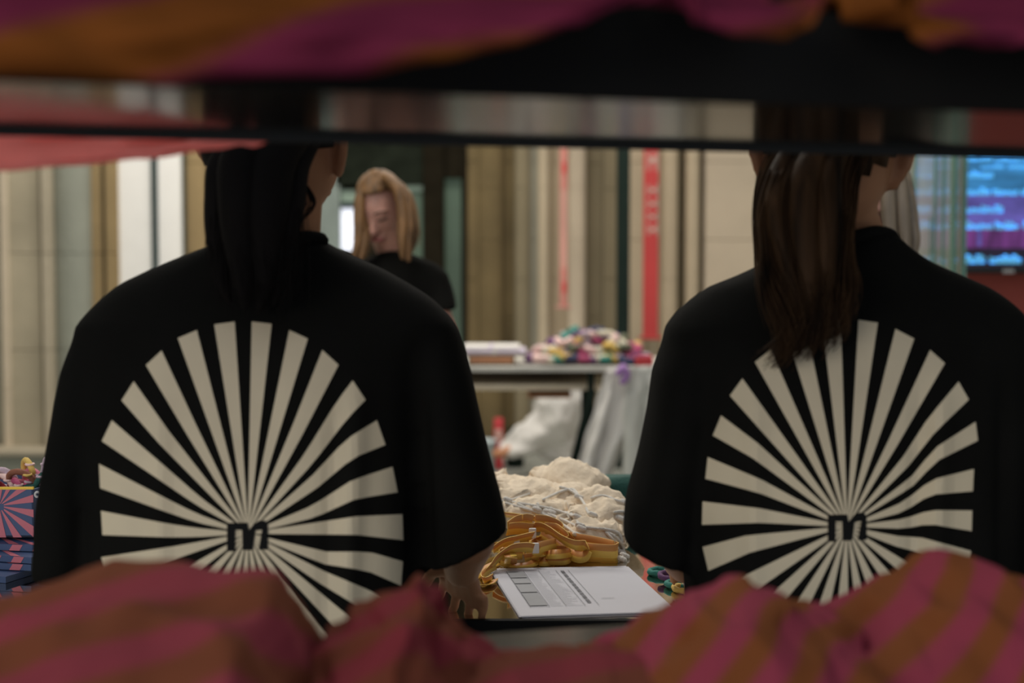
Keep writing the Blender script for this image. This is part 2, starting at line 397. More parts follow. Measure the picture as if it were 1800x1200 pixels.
# red banners
def banner(name, x0, x1, y1, Y, m, label, glyphs, gm, gw):
    r = empty(name, ((X(x0, Y) + X(x1, Y)) / 2, Y, jz(y1, Y))); tag(r, label, 'banner', None)
    plate('fabric', x0, -250, x1, y1, Y, m, r, .015)
    a = P(x0, y1, Y); b = P(x1, 0, Y)
    bm = bmesh.new(); tube(bm, [(a.x - .02, Y + .007, a.z), (b.x + .02, Y + .007, a.z)], .012); obj('bottom_rod', bm, m, r, True)
    bm = bmesh.new(); cxm = (x0 + x1) / 2
    for gy0, gy1 in glyphs:
        zz = (gy0 + gy1) / 2; h = (gy1 - gy0) / 2
        for s in (-1, 1):      # each letter: two stems and a bar
            p = P(cxm + s * gw * .7, zz + h, Y); q = P(cxm + s * gw * .7 + gw * .38, zz - h, Y)
            box(bm, (p.x, Y - .004, p.z), (q.x, Y - .001, q.z))
        p = P(cxm - gw * .7, zz + h * .25, Y); q = P(cxm + gw, zz - h * .25, Y)
        box(bm, (p.x, Y - .005, p.z), (q.x, Y - .001, q.z))
    tag(obj('lettering', bm, gm, r), kind='stuff')
    bm = bmesh.new()
    for xx in (x0 + 1, x1 - 1):
        t = P(xx, -250, Y)
        tube(bm, [(t.x, Y + .007, min(t.z, 4.4)), (t.x, Y + .007, 4.5)], .004, 6)
    tag(obj('hanging_wires', bm, 'post_green', r), kind='stuff')
    return r
banner('hanging_banner', 1130, 1161, 594, 10.1, 'banner_red', 'wide red hanging banner with pale upright lettering, right of the dark post',
       [(262, 300), (325, 343), (350, 366), (373, 388), (394, 412), (120, 145), (155, 180), (190, 215), (225, 250)], 'banner_print', 10)
banner('hanging_banner', 984, 998, 540, 10.2, 'banner_pink', 'narrow faded pink and red hanging banner left of the dark post',
       [(257, 333), (470, 540), (180, 240)], 'banner_red', 5)
# red wall under the screen, right
wx = empty('wall_right_partition', (X(1760, 6.3), 6.5, 0)); tag(wx, kind='structure')
boxo('panel', (X(1697, 6.3), 6.3, 0.0), (X(2100, 6.3), 6.4, 2.6), 'wall_red', wx)
boxo('panel_cap', (X(1697, 6.3), 6.28, 2.6), (X(2100, 6.3), 6.42, 2.63), 'case_grey', wx)

# ================================================================== WALL SCREEN AND GLASS
YT = 6.1
tv = empty('display_screen', (X(1760, YT), YT, jz(480, YT))); tag(tv, 'large display screen of glowing blue text lines above the red wall', 'screen')
plate('housing', 1600, 200, 1990, 481, YT, 'tv_black', tv, .07, .01)
plate('upper_image', 1606, 206, 1984, 340, YT - .004, 'screen_blue', tv, .004)
plate('middle_image', 1606, 341, 1984, 400, YT - .004, 'screen_violet', tv, .004)
plate('skyline_image', 1606, 401, 1984, 436, YT - .004, 'screen_purple', tv, .004)
plate('lower_image', 1606, 437, 1984, 470, YT - .004, 'screen_dark', tv, .004)
plate('maker_mark', 1763, 473, 1783, 480, YT - .004, 'silver', tv, .004)
def words(y0, y1, spans, Y=YT - .010):
    bm = bmesh.new(); rnd = random.Random(int(y0 * 7))
    for x0, x1 in spans:
        x = x0
        while x < x1 - 4:
            wd = rnd.choice((6, 7, 8)); h = (y1 - y0) * rnd.choice((.62, .75, 1.0))
            a = P(x, y1, Y); b = P(min(x + wd, x1), y1 - h, Y)
            # a letter: two stems joined by a bar
            s = (b.x - a.x) * .34
            box(bm, (a.x, Y, a.z), (a.x + s, Y + .004, b.z)); box(bm, (b.x - s, Y, a.z), (b.x, Y + .004, lerp(a.z, b.z, .8)))
            zt = lerp(a.z, b.z, rnd.choice((.05, .5, .72))); box(bm, (a.x, Y, zt), (b.x, Y + .0035, zt + (b.z - a.z) * .25))
            x += wd + 1
    return tag(obj('text_line', bm, 'screen_text', tv), kind='stuff')
words(266, 270, [(1612, 1690), (1700, 1720), (1726, 1800), (1810, 1900)])
words(275, 283, [(1625, 1690), (1702, 1745), (1750, 1795), (1802, 1870)])
words(290, 296, [(1612, 1690), (1725, 1765), (1774, 1850)])
words(298, 313, [(1606, 1640), (1703, 1751)])
words(329, 343, [(1606, 1690), (1700, 1741), (1746, 1790), (1796, 1870)])
words(360, 374, [(1612, 1640), (1650, 1690), (1700, 1768)])
words(388, 403, [(1612, 1690), (1700, 1745), (1750, 1793), (1800, 1880)])
words(447, 463, [(1620, 1640), (1650, 1665), (1674, 1690), (1699, 1734), (1740, 1800), (1806, 1900)])
for x0, x1, m in ((1702, 1712, 'screen_purple'), (1718, 1726, 'screen_violet'), (1730, 1752, 'screen_purple')):
    plate('tower_image', x0, 395, x1, 432, YT - .008, m, tv, .003)
gp = empty('glass_partition', (X(1640, 5.4), 5.5, 0)); tag(gp, 'clear glass partition with painted pale reflections and green edges, beside the display screen', 'glass panel')
plate('painted_glare_pane', 1588, 100, 1678, 700, 5.45, 'glass_painted_glare', gp, .012)  # room reflection put into the pane's half-clear colour
plate('green_edge', 1676, 100, 1682, 700, 5.40, 'glass_edge', gp, .06)
plate('pale_edge', 1683, 100, 1694, 700, 5.38, 'glass_painted_glare', gp, .10)
plate('green_edge', 1694, 100, 1698, 700, 5.40, 'glass_edge', gp, .06)
for xx in (1604, 1632, 1640, 1655):
    plate('channel', xx, 380 - (xx % 3) * 60, xx + 4, 700, 5.44, 'glass_edge', gp, .012)
plate('foot_rail', 1586, 690, 1700, 1085, 5.40, 'case_grey', gp, .12)

# ================================================================== BACKGROUND TABLE AND GOODS
YTB = 6.9
tb = empty('display_table', (X(960, YTB), YTB + .3, 0)); tag(tb, 'long white display table with a cream lower shelf in front of the stone piers', 'table')
zt = jz(645, YTB - .05)
boxo('tabletop', (X(700, YTB), YTB, zt - .028), (X(1230, YTB), YTB + .75, zt), 'table_white', tb, .006)
zs2 = jz(676, YTB + .1)
boxo('lower_shelf', (X(700, YTB), YTB + .12, zs2 - .03), (X(1060, YTB), YTB + .66, zs2), 'table_cream', tb, .006)
boxo('apron', (X(705, YTB), YTB + .6, zs2), (X(1225, YTB), YTB + .63, zt - .028), 'table_brown', tb)
for xx, yy in ((712, .06), (1040, .06), (1218, .06), (712, .66), (1040, .66), (1218, .66)):
    bm = bmesh.new(); tube(bm, [(X(xx, YTB), YTB + yy, 0.012), (X(xx, YTB), YTB + yy, zt - .03)], .018, 8); obj('leg', bm, 'post_green', tb, True)
bm = bmesh.new(); tube(bm, [P(1040, 690, YTB + .02), P(1012, 800, YTB + .02), PZ(985, 905, .015)], .022, 8); obj('leg', bm, 'post_green', tb, True)

def crumple(bm, amp, fr, seed=0, keep=None):
    for v in bm.verts:
        n = noise.noise_vector(v.co * fr + Vector((seed * 3.1, seed * 1.7, seed)))
        v.co += n * amp
def torus(bm, c, R, r, nrm=(0, 0, 1), seg=20, ts=8, wob=0.0, seed=0):
    nrm = Vector(nrm).normalized(); u = nrm.orthogonal().normalized(); v = nrm.cross(u); c = Vector(c); rings = []
    for i in range(seg):
        a = 2 * PI * i / seg; d = u * math.cos(a) + v * math.sin(a)
        w_ = 1 + wob * math.sin(i * 2.4 + seed) ; cc = c + d * R * (1 + wob * .3 * math.sin(3 * a + seed)) + nrm * wob * R * .3 * math.sin(2 * a + seed)
        rings.append([bm.verts.new(cc + (d * math.cos(2 * PI * j / ts) + nrm * math.sin(2 * PI * j / ts)) * r * w_) for j in range(ts)])
    for i in range(seg):
        a, b = rings[i], rings[(i + 1) % seg]
        for j in range(ts): bm.faces.new((a[j], a[(j + 1) % ts], b[(j + 1) % ts], b[j]))
# pile of ruffled scrunchies, each its own thing
cols = [('cloth_plum', 'plum'), ('cloth_blush', 'blush'), ('cloth_ivory', 'ivory'), ('cloth_teal', 'deep teal'), ('cloth_lemon', 'mustard yellow'), ('cloth_mauve', 'dusty mauve'), ('cloth_navy', 'navy'), ('cloth_moss', 'moss green'), ('cloth_magenta', 'magenta')]
rnd = random.Random(5); proto = {}
spots = []
LN = ['bottom', 'second', 'third', 'top']
ORD = ['first', 'second', 'third', 'fourth', 'fifth', 'sixth', 'seventh', 'eighth', 'ninth', 'tenth', 'eleventh', 'twelfth', 'thirteenth', 'fourteenth', 'fifteenth', 'sixteenth', 'seventeenth', 'eighteenth']
for layer, (n, xr0, xr1, zc) in enumerate([(16, 934, 1136, .034), (14, 946, 1120, .074), (10, 975, 1095, .114), (6, 1000, 1072, .152)]):
    for i in range(n):
        px = lerp(xr0, xr1, (i + .5 + rnd.uniform(-.2, .2)) / n)
        for rw in (0, 1) if layer < 3 else (0,):
            spots.append((px + rw * 5, .10 + .15 * rw + .03 * layer + rnd.uniform(-.02, .02), zc + rnd.uniform(-.005, .005), layer, i, rw))
for i, (px, dy, dz, layer, k_, rw) in enumerate(spots):
    m, cn = cols[(i * 5 + i // 9) % len(cols)]
    if m not in proto:
        bm = bmesh.new(); torus(bm, (0, 0, 0), .036, .019, (0, 0, 1), 20, 8, .28, len(proto)); o = obj('scrunchie', bm, m, None, True); proto[m] = o
    else:
        o = proto[m].copy(); C.objects.link(o)
    o.location = (X(px, YTB), YTB + dy, zt + dz); o.rotation_euler = (rnd.uniform(-.9, .9) if dz > .06 else rnd.uniform(-.25, .25), rnd.uniform(-.5, .5) if dz > .06 else 0, rnd.uniform(0, 6))
    tag(o, '%s scrunchie, %s from left, %s %s layer of the far heap' % (cn, ORD[k_], ('front', 'rear')[rw], LN[layer]), 'scrunchie', 'scrunchies heaped on the far table')
rc = boxo('red_pouch', (X(1118, YTB), YTB + .02, zt), (X(1150, YTB), YTB + .12, zt + .05), 'cloth_crimson', None, .012); tag(rc, 'small red pouch at the right end of the scrunchie heap', 'pouch')
# lilac stack of flat packs at the left end of the table
for i, (m, cn, x0, x1, h) in enumerate([('table_brown', 'brown flat carton under the lilac packs on the far table', 822, 905, .055), ('lilac', 'lower lilac paper pack on the brown carton', 815, 925, .022), ('cloth_white', 'upper white paper pack with lilac edges, top of its stack', 812, 915, .018)]):
    z0 = zt + [0, .055, .077][i]
    o = boxo(['carton', 'paper_pack', 'paper_pack'][i], (X(x0, YTB), YTB + .05 + .02 * i, z0), (X(x1, YTB), YTB + .38, z0 + h), m, None, .006); tag(o, cn, ['carton', 'paper', 'paper'][i])
    if i: boxo('band', (X(lerp(x0, x1, .45), YTB), YTB + .048 + .02 * i, z0 - .0005), (X(lerp(x0, x1, .52), YTB), YTB + .382, z0 + h + .0005), 'lilac' if i == 2 else 'cloth_white', o)
    else: boxo('flap', (X(x0 + 4, YTB), YTB + .047, z0 + h * .3), (X(x1 - 4, YTB), YTB + .05, z0 + h * .8), 'leather_orange', o)
# draped white cloths
def drape_mesh(rows, nfold, amp, th=.006, seed=0, cols_=48):
    """rows: list of (left point, right point, fold scale) from the top down: a hanging cloth with vertical folds"""
    bm = bmesh.new(); G = []; sub = []
    for (a, b, f), (c, d, g) in zip(rows, rows[1:]):
        for t in range(6): sub.append((Vector(a).lerp(Vector(c), t / 6), Vector(b).lerp(Vector(d), t / 6), lerp(f, g, t / 6)))
    sub.append((Vector(rows[-1][0]), Vector(rows[-1][1]), rows[-1][2]))
    for r, (a, b, f) in enumerate(sub):
        row = []
        for i in range(cols_ + 1):
            t = i / cols_; p = a.lerp(b, t)
            nn = noise.noise(Vector((t * 3, r * .12, seed)))
            p = p + Vector((0, 1, 0)) * (math.sin(t * nfold * 2 * PI + nn * 3 + seed) * amp * f) + Vector((noise.noise(Vector((t * 9, r * .3, seed + 5))) * amp * .4, noise.noise(Vector((t * 6, r * .5, seed + 9))) * amp * .5, 0))
            row.append(bm.verts.new(p))
        G.append(row)
    for r in range(len(G) - 1):
        for i in range(cols_): bm.faces.new((G[r][i], G[r][i + 1], G[r + 1][i + 1], G[r + 1][i]))
    bmesh.ops.recalc_face_normals(bm, faces=bm.faces)
    thick(bm, th)
    return bm
Yd = YTB - .13
bm = drape_mesh([(P(1070, 648, Yd), P(1100, 646, Yd), .2), (P(1052, 690, Yd), P(1112, 690, Yd), .6), (P(1030, 770, Yd), P(1105, 770, Yd), 1), (P(1005, 848, Yd), P(1060, 860, Yd), 1.2)], 2, .035, seed=1)
o = obj('tablecloth', bm, 'cloth_white', None, True); tag(o, 'white cloth pulled aside in slanting folds from the far table, left of two', 'cloth', None)
bm = drape_mesh([(P(1100, 644, Yd - .03), P(1190, 642, Yd - .03), .3), (P(1098, 700, Yd - .03), P(1190, 700, Yd - .03), .8), (P(1096, 800, Yd - .03), P(1190, 800, Yd - .03), 1), (P(1090, 971, Yd - .03), P(1198, 971, Yd - .03), 1.2)], 2, .035, seed=3)
o = obj('tablecloth', bm, 'cloth_grey', None, True); tag(o, 'pale grey cloth hanging straight down to the floor from the far table, right of two', 'cloth', None)
bm = bmesh.new(); tube(bm, smooth_path([P(1088, 655, Yd - .12), P(1096, 645, Yd - .12), P(1102, 660, Yd - .12), P(1095, 670, Yd - .12)], 5), .018, 8); o = obj('ribbon', bm, 'violet', None, True); tag(o, 'violet ribbon knotted at the top of the white cloth', 'ribbon')
# white bag slumped under the table (legs of cloth, orange tip)
Yw = 9.2
sb = empty('laundry_sack', P(950, 790, Yw)); sb.location.z = 0.0; tag(sb, 'slumped white cloth sack with a long neck on the floor under the far table', 'sack')
bm = bmesh.new()
tube(bm, smooth_path([P(985, 712, Yw), P(968, 745, Yw), P(930, 775, Yw), P(893, 793, Yw)], 6), [.19 - .135 * (i / 18) for i in range(19)], 18)
tube(bm, smooth_path([P(990, 712, Yw + .1), P(1000, 745, Yw + .1), P(985, 785, Yw + .1)], 6), [.13] * 13, 18)
me = remesh(bm, .02, 4); bm = bmesh.new(); bm.from_mesh(me); crumple(bm, .05, 6); crumple(bm, .02, 16)
for v in bm.verts: v.co.z = max(v.co.z, .004)
obj('sack_cloth', bm, 'cloth_white', sb, True)
bm = bmesh.new(); tube(bm, [P(893, 792, Yw - .02), P(872, 797, Yw - .02)], [.04, .028], 12)
for v in bm.verts: v.co.z = max(v.co.z, .004)
obj('leather_tip', bm, 'leather_orange', sb, True)
hb = boxo('handbag', P(928, 700, 7.5) - Vector((0, 0, 0)), P(1004, 688, 7.5) + Vector((0, .2, 0)), 'leather_orange', None, .01, None)
hb.location = (0, 0, 0); tag(hb, 'flat orange leather case hanging under the cream shelf of the far table', 'case')
boxo('dark_flap', P(930, 693, 7.49), P(1003, 688, 7.5), 'door_dark', hb)
bk = bmesh.new(); q = P(850, 775, 9.4)
loft(bk, [((q.x, 9.4, 0.002), .07, .07, 0), ((q.x, 9.4, .20), .085, .085, 0), ((q.x, 9.4, .205), .09, .09, 0), ((q.x, 9.4, .22), .09, .09, 0), ((q.x, 9.4, .215), .078, .078, 0), ((q.x, 9.4, .04), .064, .064, 0)], 24)
o = obj('waste_bin', bk, 'plastic_blue', None, True); tag(o, 'small pale blue bin on the floor beneath the far table', 'bin')
o = boxo('folder', (X(868, 9.5), 9.5, 0.0), (X(884, 9.5), 9.7, .34), 'cloth_crimson', None, .005); tag(o, 'upright red folder on the floor beside the pale bin', 'folder')
boxo('label_panel', (X(871, 9.5), 9.497, .2), (X(881, 9.5), 9.5, .28), 'banner_print', o)
o = bmesh.new(); q = P(905, 790, 9.6); loft(o, [((q.x, 9.6, .002), .06, .05, 0), ((q.x, 9.6, .16), .075, .06, 0), ((q.x, 9.6, .26), .045, .04, 0), ((q.x, 9.6, .28), .05, .045, 0)], 20); o = obj('backpack', o, 'post_green', None, True); tag(o, 'dark green bag standing beside the white sack', 'bag')

# ================================================================== PEOPLE
def head_verts(bm, ctr, fwd_yaw, pitch, s=1.0):
    """skull, jaw, nose, ears in head space (+Y is forward) turned into place"""
    Mx = Matrix.Translation(ctr) @ Matrix.Rotation(-fwd_yaw, 4, 'Z') @ Matrix.Rotation(pitch, 4, 'X')
    vs = []
    seg, rg = 32, 24; rings = []
    for i in range(1, rg):
        th = PI * i / rg; ring = []
        for j in range(seg):
            a = 2 * PI * j / seg
            x = math.sin(th) * math.cos(a) * .074; y = math.sin(th) * math.sin(a) * .094; z = math.cos(th) * .115
            if z < 0:        # narrow the jaw, bring the chin forward
                t = -z / .115; x *= 1 - .34 * t * t; y = y * (1 - .30 * t) + .014 * t * (1 if y > -.02 else .4); z *= .90
                if y > 0: y *= 1.0
            ring.append(bm.verts.new((x, y, z)))
        rings.append(ring)
    top = bm.verts.new((0, 0, .115)); bot = bm.verts.new((0, .016, -.1035))
    for a, b in zip(rings, rings[1:]):
        for j in range(seg): bm.faces.new((a[j], a[(j + 1) % seg], b[(j + 1) % seg], b[j]))
    for j in range(seg):
        bm.faces.new((top, rings[0][(j + 1) % seg], rings[0][j])); bm.faces.new((bot, rings[-1][j], rings[-1][(j + 1) % seg]))
    vs = [v for r in rings for v in r] + [top, bot]
    vs += tube(bm, [(0, .086, .012), (0, .098, -.012), (0, .108, -.030)], [.006, .009, .013], 10)      # nose
    vs += tube(bm, [(-.012, .094, -.034), (.012, .094, -.034)], [.009, .009], 8)
    vs += tube(bm, [(-.022, .080, -.064), (.022, .080, -.064)], [.008, .008], 8)     # mouth ridge
    vs += tube(bm, [(0, .060, -.088), (0, .068, -.085)], [.016, .013], 10)           # chin
    for s_ in (-1, 1):                                                                # ears
        ear = [(.074, -.004, .024), (.088, -.022, .032), (.096, -.032, .012), (.090, -.024, -.012), (.076, -.004, -.034)]
        vs += tube(bm, smooth_path([(s_ * x, y, z) for x, y, z in ear], 4), .0065, 8)
        vs += tube(bm, [(s_ * .078, -.008, .018), (s_ * .082, -.014, .002), (s_ * .078, -.008, -.024)], [.011, .012, .009], 8)
        vs += tube(bm, [(s_ * .03, .083, .028), (s_ * .045, .074, .026)], .008, 8)   # brow ridge
    for v in vs: v.co = v.co * s
    bmesh.ops.transform(bm, matrix=Mx, verts=vs)
    return Mx @ Matrix.Scale(s, 4)
def hand(bm, wrist, d, palm_n, thumb_side, curl=.35, size=1.0, spread=1.0):
    """d: direction of the fingers, palm_n: the way the palm faces, thumb_side: unit vector toward the thumb"""
    d = Vector(d).normalized(); n = Vector(palm_n); n = (n - d * n.dot(d)).normalized(); s = d.cross(n)
    if s.dot(Vector(thumb_side)) < 0: s = -s
    W = Vector(wrist); sz = size
    # palm
    for k in (-.024, -.008, .008, .024):
        tube(bm, [W + s * k * .7 * sz, W + d * .045 * sz + s * k * sz, W + d * .085 * sz + s * k * 1.1 * sz], [.013 * sz, .0125 * sz, .0105 * sz], 10)
    F_ = [(.031, .068, .0088), (.0105, .076, .0092), (-.0105, .070, .0088), (-.031, .056, .0078)]
    for i, (k, L, r) in enumerate(F_):
        k *= spread; p = W + d * (.084 - (.006 if i in (0,) else 0) - (.012 if i == 3 else 0)) * sz + s * k * sz
        dd = (d + s * k * 1.6 * (spread - .6)).normalized(); pts = [p - dd * .02 * sz, p]; ang = curl * (.6 + .15 * i)
        for f_, seg in ((.45, 1), (.30, 2), (.25, 3)):
            dd = (dd * math.cos(ang) + n * math.sin(ang)).normalized()
            nn = n; p = p + dd * L * f_ * sz; pts.append(p); ang = curl * .75
        tube(bm, pts, [r * 1.05 * sz, r * sz, r * .92 * sz, r * .84 * sz, r * .7 * sz], 10)
    t = W + d * .018 * sz + s * .026 * sz; dd = (d * .55 + s * .75 + n * .35).normalized()
    t2 = t + dd * .040 * sz; d2 = (d * .9 + s * .25 + n * .35).normalized(); t3 = t2 + d2 * .030 * sz
    tube(bm, [t - dd * .01, t, t2, t3, t3 + (d2 + n * .2).normalized() * .022 * sz], [.014 * sz, .014 * sz, .0115 * sz, .0105 * sz, .0085 * sz], 10)
def build_body(J, head, voxel, hands, sm=3):
    """J: dict of joints; one watertight figure"""
    bm = bmesh.new()
    N = J['neck']; Pv = J['pelvis']; ch = J['chest']
    tube(bm, [N + Vector((0, .01, -.05)), N + Vector((0, .012, 0)), head['ctr'] + Vector((0, .0, -.05))], [.062, .050, .052], 20)
    loft(bm, [((Pv.x, Pv.y, Pv.z - .10), .14, .10, 0), ((Pv.x, Pv.y, Pv.z), .165, .11, 0), ((lerp(Pv.x, ch.x, .4), lerp(Pv.y, ch.y, .4), lerp(Pv.z, ch.z, .4)), .125, .085, 0),
              ((ch.x, ch.y, ch.z), .145, .095, 0), ((N.x, N.y + .005, N.z - .10), .150, .08, 0), ((N.x, N.y + .005, N.z - .05), .10, .062, 0), ((N.x, N.y, N.z), .05, .05, 0)], 32, 2.3)
    for s in ('l', 'r'):
        sh, el, wr = J['sh' + s], J['el' + s], J['wr' + s]
        tube(bm, [Vector((N.x, N.y, N.z - .07)).lerp(sh, .45), sh, sh.lerp(el, .5), el, el.lerp(wr, .35), wr], [.055, .050, .042, .036, .036, .025], 16)
        hp, kn, an = J['hp' + s], J['kn' + s], J['an' + s]
        tube(bm, [hp + Vector((0, 0, .02)), hp.lerp(kn, .4), kn, kn.lerp(an, .35), an], [.085, .075, .052, .052, .035], 16)
        tube(bm, [an + Vector((0, -.04, -.045)), an + Vector((0, .04, -.05)), an + Vector((0, .15, -.058))], [.034, .036, .028], 12)
    for hkw in hands: hand(bm, **hkw)
    Mx = head_verts(bm, head['ctr'], head['yaw'], head['pitch'])
    return remesh(bm, voxel, sm), Mx
def face_parts(root, Mx, brow='brow_brown', closed=True):
    bm = bmesh.new()
    for sgn, rr in ((1, .0045), (-1, .0055)):
        tube(bm, smooth_path([(-.022, .087, -.0640), (-.010, .0925, -.064 + .003 * sgn), (0, .0935, -.064 + .002 * sgn), (.010, .0925, -.064 + .003 * sgn), (.022, .087, -.0640)], 3), rr, 6)
    bmesh.ops.transform(bm, matrix=Mx, verts=bm.verts); obj('lips', bm, 'lips_rose', root, True)
    for s in (-1, 1):
        bm = bmesh.new(); tube(bm, smooth_path([(s * .018, .0905, .030), (s * .034, .088, .036), (s * .052, .072, .030)], 3), .0032, 6)
        bmesh.ops.transform(bm, matrix=Mx, verts=bm.verts); obj('eyebrow', bm, brow, root, True)
        bm = bmesh.new(); tube(bm, smooth_path([(s * .018, .087, .006), (s * .032, .086, .003), (s * .047, .073, .006)], 3), .0038, 6)
        bmesh.ops.transform(bm, matrix=Mx, verts=bm.verts); obj('eyelid', bm, 'brow_brown', root, True)
def hair_cap(bm, Mx, front=.045, grow=1.10, nape=-.035, ftop=.070):
    """closed shell of hair over the skull, open over the face and below the nape line"""
    seg, rg = 40, 22; G = []
    vs = []
    for i in range(rg + 1):
        th = max(.03, PI * .80 * i / rg); row = []
        for j in range(seg):
            a = 2 * PI * j / seg; x = math.sin(th) * math.cos(a) * .074; y = math.sin(th) * math.sin(a) * .094; z = math.cos(th) * .115
            if z < 0: t = -z / .115; x *= 1 - .30 * t; y *= 1 - .25 * t
            g = grow + .02 * math.sin(a * 9 + th * 3); row.append(bm.verts.new((x * g, y * g - .003, z * g + .002)))
        G.append(row)
    vs = [v for r in G for v in r]; kill = []
    for i in range(rg):
        for j in range(seg):
            q = (G[i][j], G[i][(j + 1) % seg], G[i + 1][(j + 1) % seg], G[i + 1][j]); c = sum((v.co for v in q), Vector()) / 4
            lim = -1
            if c.y > front and c.z < ftop: continue
            if -.035 < c.y <= front and c.z < lerp(.030, ftop, max(0, c.y + .035) / (front + .035)): continue
            if c.y <= -.035 and c.z < nape - .02 + .9 * abs(c.x): continue
            bm.faces.new(q)
    loose = [v for v in vs if not v.link_faces]; bmesh.ops.delete(bm, geom=loose, context='VERTS')
    vs = [v for v in vs if v.is_valid]
    fs = list({f for v in vs for f in v.link_faces})
    bmesh.ops.recalc_face_normals(bm, faces=fs)
    r = bmesh.ops.solidify(bm, geom=fs, thickness=-.006)
    allv = [v for v in bm.verts]
    bmesh.ops.transform(bm, matrix=Mx, verts=[v for v in bm.verts])
def strands(bm, guides, n, jit, r, seed=0, seg=4, taper=.3, wave=0.0):
    """many thin tubes following interpolated guide paths"""
    rnd = random.Random(seed)
    for k in range(n):
        i = rnd.randrange(len(guides)); g = guides[i]; h = guides[min(i + 1, len(guides) - 1)]; t = rnd.random()
        o1 = Vector((rnd.gauss(0, 1), rnd.gauss(0, 1), rnd.gauss(0, .4))); o2 = Vector((rnd.gauss(0, 1), rnd.gauss(0, 1), rnd.gauss(0, .6))); L = rnd.uniform(.66, 1.0)
        pts = []
        m = len(g)
        for a in range(m):
            s = a / (m - 1)
            p = Vector(g[a]).lerp(Vector(h[a]), t) + (o1 * (1 - s) * .7 + o2 * s * 1.3) * jit
            p.x += wave * math.sin(s * 9 + (i + t) * 1.6 + o1.x * .5) * (.3 + s)
            pts.append(p)
        path = smooth_path(pts, 4); path = path[:max(4, int(len(path) * L))]; q = len(path)
        rad = [r * (1 - (1 - taper) * (i_ / (q - 1))) for i_ in range(q)]
        tube(bm, path, rad, seg, caps=False)

def shirt(torso, sleeves, name, root, voxel=.008, folds=(), seed=0, ex=3.0, fold_amp=.004):
    bm = bmesh.new(); loft(bm, torso, 56, ex)
    for s in sleeves: loft(bm, s, 32, 2.2)
    me = remesh(bm, voxel, 7)
    bm = bmesh.new(); bm.from_mesh(me); bm.normal_update()
    z1 = max(v.co.z for v in bm.verts)
    for v in bm.verts:
        c = v.co; s_ = min(1, max(0, (z1 - .10 - c.z) / .12))
        d = noise.noise(Vector((c.x * 9 + seed, c.y * 7, c.z * 2.2))) * fold_amp
        d += max(0, noise.noise(Vector((c.x * 22 + seed, c.y * 10, c.z * 3.0)))) * fold_amp * .8
        for (fx, fz0, w_, amp, lean) in folds:
            if c.y < torso[len(torso) // 2][0][1] - .02:
                xx = c.x - fx - lean * (c.z - fz0); zf = 1 / (1 + math.exp((c.z - fz0) * 40)); d += amp * math.exp(-(xx / w_) ** 2) * zf
        v.co += v.normal * d * s_
    return obj(name, bm, 'black_cotton', root, True)
def legs_and_shoes(root, J, waist_z):
    bm = bmesh.new(); Pv = J['pelvis']
    loft(bm, [((Pv.x, Pv.y, Pv.z - .14), .17, .125, 0), ((Pv.x, Pv.y, Pv.z), .185, .13, 0), ((Pv.x, Pv.y, waist_z), .15, .11, 0)], 32, 2.4)
    for s in 'lr':
        hp, kn, an = J['hp' + s], J['kn' + s], J['an' + s]; tube(bm, [hp, hp.lerp(kn, .5), kn, an + Vector((0, 0, .02))], [.10, .092, .075, .062], 18)
    me = remesh(bm, .014, 4); link('trousers', me, 'dark_denim', root, True)
    for s in 'lr':
        an = J['an' + s]; bm = bmesh.new(); tube(bm, [an + Vector((0, -.05, -.035)), an + Vector((0, .05, -.04)), an + Vector((0, .17, -.052))], [.046, .047, .036], 16)
        for v in bm.verts: v.co.z = max(v.co.z, .002)
        sh = obj('shoe', bm, 'shoe_black', root, True); a = an
        boxo('sole', (a.x - .042, a.y - .09, .001), (a.x + .042, a.y + .20, .016), 'print_black', sh, .006)
def print_on(root, bvh, polys, m, name, off=.0012, n=26):
    """flat print laid on the cloth: each quad strip is draped onto the shirt surface"""
    bm = bmesh.new()
    for strip in polys:          # strip: list of (left px, right px)
        fine = []
        for (a, b), (c, d) in zip(strip, strip[1:]):
            for t in range(n): fine.append(((lerp(a[0], c[0], t / n), lerp(a[1], c[1], t / n)), (lerp(b[0], d[0], t / n), lerp(b[1], d[1], t / n))))
        fine.append(strip[-1]); prev = None; W = 5
        for a, b in fine:
            row = []
            for j in range(W):
                d = ray(lerp(a[0], b[0], j / (W - 1)), lerp(a[1], b[1], j / (W - 1))).normalized()
                h = bvh.ray_cast(Vector((0, 0, CAMZ)), d)
                row.append(bm.verts.new(h[0] - d * off) if h[0] is not None else None)
            if prev:
                for j in range(W - 1):
                    q = (prev[j], prev[j + 1], row[j + 1], row[j])
                    if all(q) and max((q[0].co - q[2].co).length, 0) < .05: bm.faces.new(q)
            prev = row
    bmesh.ops.delete(bm, geom=[v for v in bm.verts if not v.link_faces], context='VERTS')
    me = bpy.data.meshes.new(name); bm.to_mesh(me); bm.free()
    return link(name, me, m, root)
